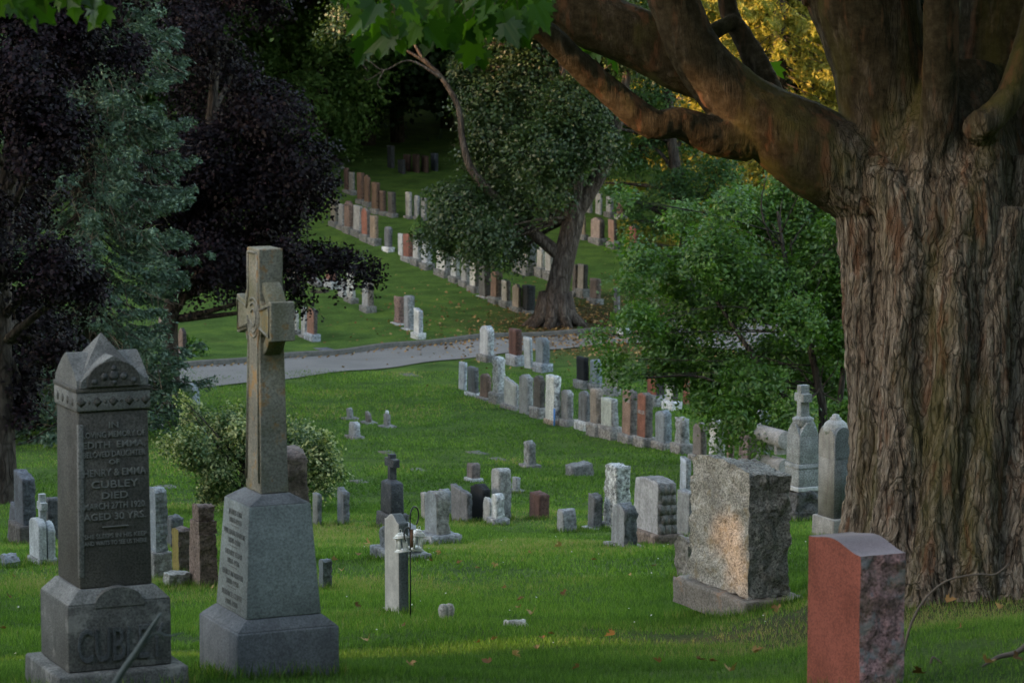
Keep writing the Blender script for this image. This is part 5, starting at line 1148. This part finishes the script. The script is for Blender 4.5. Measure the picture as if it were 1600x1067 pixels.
def big_bark():
    b = NB('old_maple_bark', 0.92); tc = b.n('ShaderNodeTexCoord'); v = tc.outputs['Object']; at_ = b.n('ShaderNodeAttribute'); at_.attribute_name = 'furrow'
    nz = b.n('ShaderNodeTexNoise'); nz.inputs['Scale'].default_value = 1.6; b.l(v, nz.inputs['Vector'])
    sv = b.n('ShaderNodeVectorMath', operation='SCALE'); sv.inputs['Scale'].default_value = 0.2; b.l(nz.outputs['Color'], sv.inputs[0])
    wv = b.n('ShaderNodeVectorMath', operation='ADD'); b.l(v, wv.inputs[0]); b.l(sv.outputs[0], wv.inputs[1]); wv = wv.outputs[0]
    f1 = b.noise(b.mapping(wv, (24, 24, 2.7)), 1.0, 7, .72); f2 = b.noise(b.mapping(wv, (70, 70, 14)), 1.0, 4, .6); f3 = b.noise(v, 16, 6, .7)
    ca = b.ramp(f1, [(.33, (.036, .028, .021)), (.41, (.150, .112, .086)), (.52, (.265, .208, .165)), (.72, (.45, .39, .33))])
    ca = b.mix(1.0, ca, b.ramp(f2, [(.3, .62), (.7, 1.25)]), 'MULTIPLY')
    def plates(sc_, lo_):
        vo = b.n('ShaderNodeTexVoronoi', feature='DISTANCE_TO_EDGE'); vo.inputs['Scale'].default_value = 1.0; b.l(b.mapping(wv2, sc_), vo.inputs['Vector'])
        return b.ramp(vo.outputs['Distance'], [(0.0, lo_), (0.075, 1.0)])
    n9 = b.n('ShaderNodeTexNoise'); n9.inputs['Scale'].default_value = 7; n9.inputs['Detail'].default_value = 4; b.l(v, n9.inputs['Vector'])
    s9 = b.n('ShaderNodeVectorMath', operation='SCALE'); s9.inputs['Scale'].default_value = 0.07; b.l(n9.outputs['Color'], s9.inputs[0])
    w9 = b.n('ShaderNodeVectorMath', operation='ADD'); b.l(wv, w9.inputs[0]); b.l(s9.outputs[0], w9.inputs[1]); wv2 = w9.outputs[0]
    p1, p2 = plates((14, 14, 1.3), .36), plates((36, 36, 4.5), .62); pp = b.mix(1.0, p1, p2, 'MULTIPLY')
    ca = b.mix(1.0, ca, pp, 'MULTIPLY')
    cb = b.ramp(f3, [(.3, (.024, .018, .011)), (.5, (.050, .038, .023)), (.7, (.090, .071, .046))])
    nx = b.n('ShaderNodeMath', operation='MULTIPLY_ADD'); b.l(b.noise(b.mapping(v, (7, 7, 2.4)), 1.0, 4, .65), nx.inputs[0]); nx.inputs[1].default_value = 1.3; b.l(at_.outputs['Fac'], nx.inputs[2])
    nx2 = b.n('ShaderNodeMapRange'); b.l(nx.outputs[0], nx2.inputs[0]); nx2.inputs[1].default_value = .72; nx2.inputs[2].default_value = 1.2; k = nx2.outputs[0]
    c = b.mix(k, cb, ca)
    c = b.mix(b.ramp(b.noise(b.mapping(v, (3.2, 3.2, .8)), 1.0, 4), [(.50, 0.0), (.66, .62)]), c, (.105, .095, .028))
    c = b.mix(b.ramp(b.noise(b.mapping(v, (5, 5, 1.1)), 1.7, 4), [(.56, 0.0), (.66, .55)]), c, (.19, .085, .048))
    b.l(c, b.p.inputs['Base Color']); b.p.inputs['Specular IOR Level'].default_value = .12
    n0 = b.bump(b.mix(k, 1.0, pp) if False else b.mix(k, (1, 1, 1), pp), 1.0, .018); n1 = b.bump(f1, 1.0, .014, n0); n2 = b.bump(f2, .7, .006, n1); b.l(b.bump(f3, .5, .006, n2), b.p.inputs['Normal'])
    return b.m
me.materials.append(big_bark()); me.polygons.foreach_set('use_smooth', np.ones(len(me.polygons), dtype=bool))
a_ = me.attributes.new('furrow', 'FLOAT', 'POINT'); a_.data.foreach_set('value', tr.astype(np.float32))
M_LIMB = bark('smooth_limb_bark', (0.036, 0.028, 0.019), (0.072, 0.057, 0.038), (0.115, 0.094, 0.062), 16, .010, 1.6, moss=.4, ck=0.0)
o = bpy.data.objects.new('trunk', me); COL.objects.link(o); o.parent = root
BIGM = root
# hanging leaves with real maple outlines
half = [(0, 0), (.10, -.05), (.36, -.12), (.30, .04), (.55, .16), (.42, .24), (.56, .46), (.34, .40), (.24, .36), (.24, .56), (.33, .64), (.16, .72), (0, 1.0)]
hv = np.array([(x, y, .10 * x + -.12 * y * y) for x, y in half]); hm = hv * [-1, 1, 1]
def maple_leaf_geo(placements, mats, name, parent, off, g_, tint):
    V, Fc, Tt, n = [], [], [], 0; k = len(half)
    for P, tip, nn, s in placements:
        t = np.array(Vector(tip).normalized()); nn = np.array(nn) - t * np.dot(nn, t); nn /= np.linalg.norm(nn) + 1e-9; sx = np.cross(t, nn)
        B = np.stack([sx, t, nn]); tv = g_.random()
        fl = g_.uniform(-.25, .45); 
        for h_ in (hv, hm):
            q = h_.copy(); q[:, 2] += np.abs(q[:, 0]) * fl; V.append(np.array(P) + (q * s) @ B)
            f = list(range(n, n + k)); Fc.append(tuple(f if h_ is hv else f[::-1])); n += k; Tt.append(tv)
    V = np.concatenate(V)
    return mk(name, V - np.array(off), Fc, mats, parent, attrs=Tt)
g_ = np.random.default_rng(99); pl = []; twigs = []
spots = []
for _ in range(150): 
    x = g_.uniform(540, 850); lim = np.interp(x, [540, 560, 600, 650, 700, 740, 760, 800, 850], [10, 60, 90, 70, 75, 95, 60, 62, 58]); spots.append((x, lim - abs(g_.normal()) * 45 - 10, g_.uniform(11.5, 14)))
for x, y in [(575, 82), (596, 70), (612, 40), (640, 30), (735, 85), (752, 92), (742, 105), (700, 62), (770, 40), (800, 58), (812, 66), (560, 30), (508, 2), (540, -4), (660, 60), (680, 45), (925, 88), (960, 100), (1205, 112), (935, 84), (820, 10), (845, 16), (760, 22)]: spots.append((x, y, 12.5 if x < 900 else 21.5))
for x, y in [(18, 18), (32, 30), (50, 12), (110, 8), (150, 12), (165, 22), (95, 0), (130, -8), (8, 4), (60, -10)]: spots.append((x, y, 10.5))
for x, y, dd in spots:
    P = at(x, y - 14, dd); tip = (g_.normal() * .45, g_.normal() * .35, -1 + g_.random() * .5); nn = (g_.normal() * .6, -1 + g_.normal() * .5, .5 + g_.normal() * .4)
    pl.append((P, tip, nn, g_.uniform(.085, .135) * (dd / 12.5 if dd > 15 else 1)))
    if g_.random() < .5: twigs.append(tube([np.array(P), np.array(P) + [g_.normal() * .05, g_.normal() * .05, .10], np.array(P) + [g_.normal() * .12, g_.normal() * .15, .34]], [.0012, .0018, .004], 4))
maple_leaf_geo(pl, F_MAPLE, 'hanging_leaves', BIGM, gb, g_, None)
V, Fc = cat_geo(twigs); mk('twigs', V - np.array(gb), Fc, M_LIMB, BIGM)
# the canopy overhead (out of the frame, it shades the foreground)
bl = [(x, y, z, r) for x, y, z, r in [(4, 20, 6, 4), (0, 19, 5.0, 3.5), (7, 22, 6, 4), (3, 25, 7, 4), (-3, 18, 5.6, 3.2), (5, 16, 6, 3.5), (9, 19, 5, 4), (2, 22, 10, 4.5), (6, 20, 10, 4.5), (1, 15, 6.5, 3), (8, 26, 7, 4), (-2.5, 23, 6.5, 3), (-1.5, 14, 4.4, 2.4), (-.8, 17, 3.0, 1.6), (10, 15, 6, 4)]]
C, Nn, Tt = crown_leaves(bl, g_, .3, 3.2, 14, .5, .6, .2, .7); ok = (C @ FW > 1) & ((533.5 - F * (C @ UP) / (C @ FW)) < -60); C, Nn, Tt = C[ok], Nn[ok], Tt[ok]
V, Fc = leaves(C, Nn, .30, g_, .8); mk('crown', V - np.array(gb), Fc, F_MAPLE, BIGM, attrs=Tt)

# ------------------------------------------------------------------ unseen trees added to block low sun and sky, leaves cleared along chosen sunbeams
beams = [(at(1126, 862, 22.0), .05), (at(1134, 890, 21.95), .0), (WCP + Vector((0, 0, 2.40)), .06), (WCP + Vector((0, 0, 2.2)), .02), (hit(585, 1024)[0], .22), (hit(665, 1022)[0], .16), (hit(768, 1011)[0], .14), (at(1225, 30, 103), 5.6),
         (at(1012, 200, 20), .05), (at(950, 150, 20), .0), (at(1110, 190, 20), .05), (at(612, 870, 22.6), -.12),
         (at(1240, 60, 103), 2.6), (at(1280, 120, 103), 1.8), (at(1200, 20, 103), 2.2), (at(1160, 100, 103), 1.2), (at(1080, 160, 103), .9), (at(1330, 60, 103), 2.0), (at(1110, 10, 103), 1.6)]
SD = np.array(SUN_DIR)
def lit_gap(P, mg=0.3):
    keep = np.ones(len(P), bool)
    for T0, r in beams:
        d = P - np.array(T0); s = d @ SD; keep &= ~((np.linalg.norm(d - s[:, None] * SD, axis=1) < r + mg) & (s > 0))
    return keep
def belt_tree(i, x, yy, hs, r_, size, label, group, per=2.6):
    z = gz(x, yy); g_ = np.random.default_rng(200 + i); root = empty('broadleaf_tree', (x, yy, z))
    tag(root, label, 'tree', group)
    V, Fc = tube([(0, 0, -.3), (.1, 0, 3), (0, 0, hs[-1])], [.35, .28, .1], 8); mk('trunk', V, Fc, M_BARK_D, root)
    bl = [(x + g_.normal() * .8, yy + q, z + h_, r_) for q in (-r_ * .95, 0, r_ * .95) for h_ in hs]
    C, Nn, Tt = crown_leaves(bl, g_, .5, per, 9, .6, .3, .1, .8, hollow=.1)
    Nn = unit(Nn + 1.2 * SD * np.sign((Nn @ SD))[:, None])
    k_ = lit_gap(C, size * .5); C, Nn, Tt = C[k_], Nn[k_], Tt[k_]
    V, Fc = leaves(C, Nn, size, g_, .9); mk('crown', V - np.array([x, yy, z]), Fc, F_BG, root, attrs=Tt)
for i, yy in enumerate(np.arange(-28, 22, 8.0)):
    belt_tree(i, -31 + (i % 2) * 2, yy, (1.6, 4.6, 7.6, 10.4), 3.0, .55, 'low broad unseen tree added just left of the slope to block the low sun', 'added trees left of the slope')
for i, yy in enumerate(np.arange(-70, 170, 11.0)):
    belt_tree(40 + i, -72 + (i % 2) * 4, yy, (1.5, 5.5, 9.5, 13.5), 4.4, 1.0, 'broad unseen tree of the distant belt added on the left to block the low sun', 'added trees of the belt on the left', per=1.5)
for i, (x, yy) in enumerate([(-14, -20), (-5, -16), (4, -14), (13, -13), (22, -8), (-22, -30), (30, 0), (9, -24), (20, -20), (28, 14), (30, 28)]):  # unseen trees added to darken stone faces turned toward the camera
    belt_tree(80 + i, x, yy, (2.5, 6.5, 10.5, 14.5), 4.0, .8, 'tall unseen tree added behind and right of the camera to darken the stone sides', 'added trees behind the camera', per=1.8)

# ------------------------------------------------------------------ grass, litter, fallen leaves, twigs
def grass_patch(name, d0, d1, dens, hgt, wd, seed, margin=1.4, label=''):
    g_ = np.random.default_rng(seed); tanx = 800 / F * margin
    area = tanx * (d1**2 - d0**2); n = int(area * dens)
    y = np.sqrt(g_.random(n) * (d1**2 - d0**2) + d0**2); x = (g_.random(n) * 2 - 1) * tanx * y
    keep = np.ones(n, bool)
    pat = fbm(np.stack([x * .9, y * .9, 0 * x], -1), seed, 3)
    keep &= g_.random(n) < (.75 + .9 * pat)
    if d1 > 70:
        pass
    if d0 < 28:
        db = np.hypot(x - BT.x, y - BT.y) + 1.6 * fbm(np.stack([x * 1.6, y * 1.6, 0 * x], -1), 31, 3); keep &= g_.random(n) < .22 + .78 * sstep(1.2, 2.9, db)
    dm = np.hypot((x - MT.x - 1.5), (y - MT.y + .5) * .7); keep &= g_.random(n) < .1 + .9 * sstep(2, 6, dm)
    x, y, pat = x[keep], y[keep], pat[keep]; n = len(x); z = ground(x, y); dry = .38 * (1 - sstep(1.2, 4.0, np.hypot(x - BT.x, y - BT.y))) * (g_.random(n) < .6)
    P = np.stack([x, y, z], -1); an = g_.random(n) * 6.28; w2 = wd * g_.uniform(.6, 1.3, n) / 2; h = hgt * g_.uniform(.45, 1.25, n) * (1 + .5 * pat)
    s = np.stack([np.cos(an), np.sin(an), 0 * an], -1) * w2[:, None]; ln = np.stack([g_.normal(size=n) * .45, g_.normal(size=n) * .45, np.ones(n)], -1) * h[:, None]
    V = np.stack([P - s - [0, 0, .01], P + s - [0, 0, .01], P + ln], 1).reshape(-1, 3)
    big = fbm(np.stack([x * .35, y * .22, 0 * x], -1), 77, 3); tn = np.clip(g_.random(n) * .72 + .24 * (pat + .5) + .56 * big + dry, 0, 1)
    o = mk(name, V, np.arange(3 * n).reshape(-1, 3), F_GRASS, attrs=tn); o['kind'] = 'stuff'; o['label'] = label
    return o
F_GRASS = foliage('grass_blade', [(0, (0.034, 0.080, 0.018)), (.5, (0.084, 0.178, 0.034)), (.84, (0.165, 0.28, 0.058)), (.93, (0.23, 0.22, 0.09)), (1, (0.30, 0.26, 0.13))], .35, .6, .2)
grass_patch('grass', 12.2, 19, 6500, .035, .0065, 1, label='short green grass blades near the camera')
grass_patch('grass', 19, 28, 3200, .040, .0095, 2, label='short green grass around the lanterns and the granite block')
grass_patch('grass', 28, 48, 1100, .045, .017, 3, label='short green grass of the mid lawn')
grass_patch('grass', 48, 78, 300, .05, .035, 4, label='short green grass on the valley lawn')
g_ = np.random.default_rng(505); TP = []
for o in list(bpy.data.objects):
    if o.type == 'EMPTY' and o.parent is None and any(c.type == 'MESH' and c.name.split('.')[0] in ('tablet', 'plinth', 'lower_plinth', 'rough_base', 'lower_block', 'boulder_base') for c in o.children) and o.location.y < 52:
        bbx = np.array([list(v) for c in o.children for v in c.bound_box if c.name.split('.')[0] in ('tablet', 'plinth', 'lower_plinth', 'rough_base', 'lower_block', 'boulder_base', 'block')])
        hx, hy = (bbx[:, 0].max() - bbx[:, 0].min()) / 2 + .012, (bbx[:, 1].max() - bbx[:, 1].min()) / 2 + .012
        n = int((hx + hy) * 4 * (420 if o.location.y < 30 else 200)); sd_ = g_.integers(0, 4, n); u = g_.uniform(-1, 1, n); ex = np.abs(g_.normal(size=n)) * .03
        lx = np.where(sd_ == 0, -hx - ex, np.where(sd_ == 1, hx + ex, u * hx)); ly = np.where(sd_ == 2, -hy - ex, np.where(sd_ == 3, hy + ex, u * hy))
        c_, s_ = cos(PSI), sin(PSI); TP.append(np.stack([o.location.x + lx * c_ - ly * s_, o.location.y + lx * s_ + ly * c_], -1))
TP = np.concatenate(TP); n = len(TP); P = np.stack([TP[:, 0], TP[:, 1], ground(TP[:, 0], TP[:, 1])], -1); an = g_.random(n) * 6.28; h = g_.uniform(.035, .10, n); ww = np.where(P[:, 1] < 30, .004, .008)
sv_ = np.stack([np.cos(an), np.sin(an), 0 * an], -1) * ww[:, None]; ln = np.stack([g_.normal(size=n) * .35, g_.normal(size=n) * .35, np.ones(n)], -1) * h[:, None]
o = mk('grass_tufts', np.stack([P - sv_ - [0, 0, .01], P + sv_ - [0, 0, .01], P + ln], 1).reshape(-1, 3), np.arange(3 * n).reshape(-1, 3), F_GRASS, attrs=g_.random(n) ** .9); o['kind'] = 'stuff'; o['label'] = 'longer uncut grass round the feet of the near stones'
for i, (px, py, wd, lb) in enumerate([(605, 707, .5, 'flat grey stone sunk in the lawn above the black cross'), (562, 753, .45, 'flat stone sunk in the lawn left of the black cross'), (745, 708, .6, 'flat pale stone sunk in the lawn left of the lone rounded marker'), (262, 762, .6, 'flat grey slab sunk in the lawn behind the tall mottled tablet'), (507, 546, .8, 'dark flat plaque sunk in the turf beside the lane'), (640, 586, .7, 'flat stone sunk in the lawn below the lane'), (652, 735, .5, 'flat stone sunk in the lawn right of the black cross'), (778, 718, .5, 'flat narrow stone sunk in the lawn beside the lone rounded marker')]):
    G, dp = hit(px, py); wd *= .75; V, Fc = box(-wd * .35, wd * .35, -wd * .6, wd * .6, -.1, .016); o = mk('ground_marker', V, Fc, stone((.13, .135, .11) if i != 4 else (.10, .11, .13), .4, 30, .006, .7)); o.location = G; o.rotation_euler = (0, 0, PSI); tag(o, lb, 'marker', 'flat markers sunk in the lawn')
g_ = np.random.default_rng(55)
# leaf litter round the forked tree
n = 4000; an = g_.random(n) * 6.28; rr = np.abs(g_.normal(size=n)) * 2.9 + .6; x = MT.x + 1.0 + rr * np.cos(an) * 1.1; y = MT.y - .6 + rr * np.sin(an) * 1.5
C = np.stack([x, y, ground(x, y) + .045], -1); V, Fc = leaves(C, g_.normal(size=C.shape) * .35 + [0, 0, 1], .10, g_, .8); o = mk('leaf_litter', V, Fc, F_DEAD, attrs=g_.random(n)); o['kind'] = 'stuff'; o['label'] = 'dry brown leaf litter under the forked tree and along the kerb'
n = 380; k = g_.integers(40, 110, n); t_ = g_.random(n); p = U_[k] * (1 - t_[:, None] * .12) + L_[k] * t_[:, None] * .12; C = np.stack([p[:, 0], p[:, 1], ground(p[:, 0], p[:, 1]) + .05], -1)
V, Fc = leaves(C, g_.normal(size=C.shape) * .3 + [0, 0, 1], .09, g_, .8); o = mk('leaf_litter', V, Fc, F_DEAD, attrs=g_.random(n)); o['kind'] = 'stuff'; o['label'] = 'dry leaves blown along the edge of the lane'
# white clover and daisies
n = 110; y = g_.uniform(16, 40, n); x = (g_.random(n) * 2 - 1) * .17 * y; C = np.stack([x, y, ground(x, y) + .05], -1); V, Fc = leaves(C, g_.normal(size=C.shape) * .4 + [0, -.5, 1], .016, g_, 1.0); o = mk('clover_flowers', V, Fc, plain('clover_white', (.55, .56, .50), .8)); o['kind'] = 'stuff'; o['label'] = 'tiny white clover heads in the lawn'
# individual fallen leaves
protos = []
for i in range(4):
    tv = [.2, .5, .75, .95][i]; q = hv.copy(); V, Fc = [], []
    for s_ in (1, -1):
        h_ = hv.copy(); h_[:, 0] *= s_; h_[:, 2] = np.abs(h_[:, 0]) * (.5 + .25 * i) + .25 * (h_[:, 1] - .4) ** 2; V.append(h_); f = list(range(len(half))); Fc.append(tuple((np.array(f if s_ > 0 else f[::-1]) + (0 if s_ > 0 else len(half))).tolist()))
    me = bpy.data.meshes.new('fallen_leaf'); me.from_pydata([tuple(v) for v in np.concatenate(V)], [], Fc); me.materials.append(F_DEAD)
    a_ = me.attributes.new('tint', 'FLOAT', 'FACE'); a_.data.foreach_set('value', [tv] * 2); protos.append(me)
fl = [(633, 984), (748, 893), (893, 855), (877, 858), (672, 881), (716, 886), (825, 868), (773, 886), (810, 944), (790, 924), (812, 956), (833, 965), (846, 1003), (858, 998), (840, 1022), (800, 1031), (764, 1045), (745, 1012), (770, 1008), (534, 898), (555, 952), (560, 873), (520, 880), (575, 852), (15, 940), (8, 990), (300, 912), (330, 925), (1090, 1040), (1110, 1043), (1180, 1030), (1300, 1015), (1245, 965), (1215, 955), (1480, 950), (1560, 960), (1590, 1037), (905, 1052), (960, 1000), (985, 905), (1020, 890), (1030, 1045), (640, 1045), (575, 1010), (880, 930), (925, 880), (50, 880), (1140, 1060), (1440, 1062), (1500, 990), (1540, 1048), (690, 868), (350, 880), (20, 905)]
for i, (px, py) in enumerate(fl):
    G, dp = hit(px, py); o = bpy.data.objects.new('fallen_leaf', protos[i % 4]); COL.objects.link(o); o.location = G + Vector((0, 0, .035)); s = g_.uniform(.04, .075) * (1 if dp < 30 else 1.3)
    o.scale = (s, s, s); o.rotation_euler = (g_.normal() * .4, g_.normal() * .4, g_.random() * 6.28); tag(o, 'curled brown fallen maple leaf lying on the grass', 'leaf', 'fallen maple leaves on the grass')
# twigs
def stick(name, pts, label, mat, cat='twig', extra=()):
    W = [(*at(px, py, d_), r) for px, py, d_, r in pts]; P, Rr = smooth_path(W, 5); parts = [tube(P, Rr, 8)]
    for e in extra: W = [(*at(px, py, d_), r) for px, py, d_, r in e]; P2, R2 = smooth_path(W, 5); parts.append(tube(P2, R2, 6))
    V, Fc = cat_geo(parts); o = mk(name, V - P[0], Fc, mat, smooth=True); o.location = P[0]; return tag(o, label, cat)
stick('bare_branch', [(120, 1190, 8.6, .012), (180, 1068, 8.6, .010), (215, 1015, 8.6, .0085), (240, 975, 8.6, .006), (252, 958, 8.6, .003)], 'blurred blue-grey bare branch rising in front of the dark inscribed monument', plain('grey_branch', (.06, .08, .08), .7), 'branch', extra=[[(222, 1005, 8.6, .004), (245, 988, 8.6, .003), (262, 993, 8.6, .003), (288, 988, 8.6, .002)], [(237, 980, 8.6, .003), (258, 1000, 8.7, .002)]])
TW = plain('twig_brown', (.13, .10, .08), .9)
stick('bare_twig', [(1418, 1090, 14.6, .006), (1410, 1040, 14.6, .006), (1420, 985, 14.6, .007), (1442, 940, 14.6, .006), (1478, 908, 14.6, .005), (1525, 897, 14.6, .0045), (1555, 897, 14.6, .0045), (1577, 880, 14.6, .004)], 'thin brown twig arching up beside the red gravestone before the trunk', TW)
g1 = hit(1536, 1040)[1]; stick('fallen_branch', [(1534, 1041, g1 - .05, .005), (1560, 1026, g1, .011), (1590, 1018, g1, .013), (1625, 992, g1, .013), (1680, 980, g1, .012)], 'dark fallen branch lying on the grass at the right edge', TW, 'branch')
g1 = hit(1455, 1038)[1]; stick('bare_twig', [(1454, 1036, g1, .006), (1458, 1026, g1, .005), (1470, 1034, g1, .004), (1484, 1044, g1, .003)], 'short forked twig lying in the grass right of the red gravestone', TW)
G, dp = hit(993, 397); P = at(993, 354, dp - .1); V, Fc = box(-.12, .16, -.1, .1, 0, .02); o = mk('paper', V, Fc, plain('paper_white', (.8, .8, .85), .6)); o.location = P; tag(o, 'white sheet of paper resting on the red stone by the bush', 'paper')
# sub-parts: lettering, ornament, rings and chamfers belong to the part that carries them
SUB = {'inscription': ('die', 'pedestal'), 'family_name': ('name_block',), 'name_band': ('tablet',), 'arched_panel': ('face_gable',), 'carved_gable_ornament': ('face_gable',), 'carved_frieze_ornament': ('frieze',), 'corner_chamfer': ('die',), 'arched_boss': ('name_block',), 'carved_border': ('cross',), 'rusty_clamp': ('pole',), 'shoot_stems': ('tall_shoots',), 'post': ('base',), 'mullion': ('base',)}
for o in list(bpy.data.objects):
    nm = o.name.split('.')[0]
    tg = ('roof',) if nm == 'ring' and o.parent and o.parent.name.startswith('lantern') else SUB.get(nm)
    if tg and o.parent:
        for c in o.parent.children:
            if c.name.split('.')[0] in tg and c is not o: o.parent = c; break
for o in bpy.data.objects:
    for k_ in ('_dep', '_z', '_h', '_a', '_b'):
        if k_ in o.keys(): del o[k_]
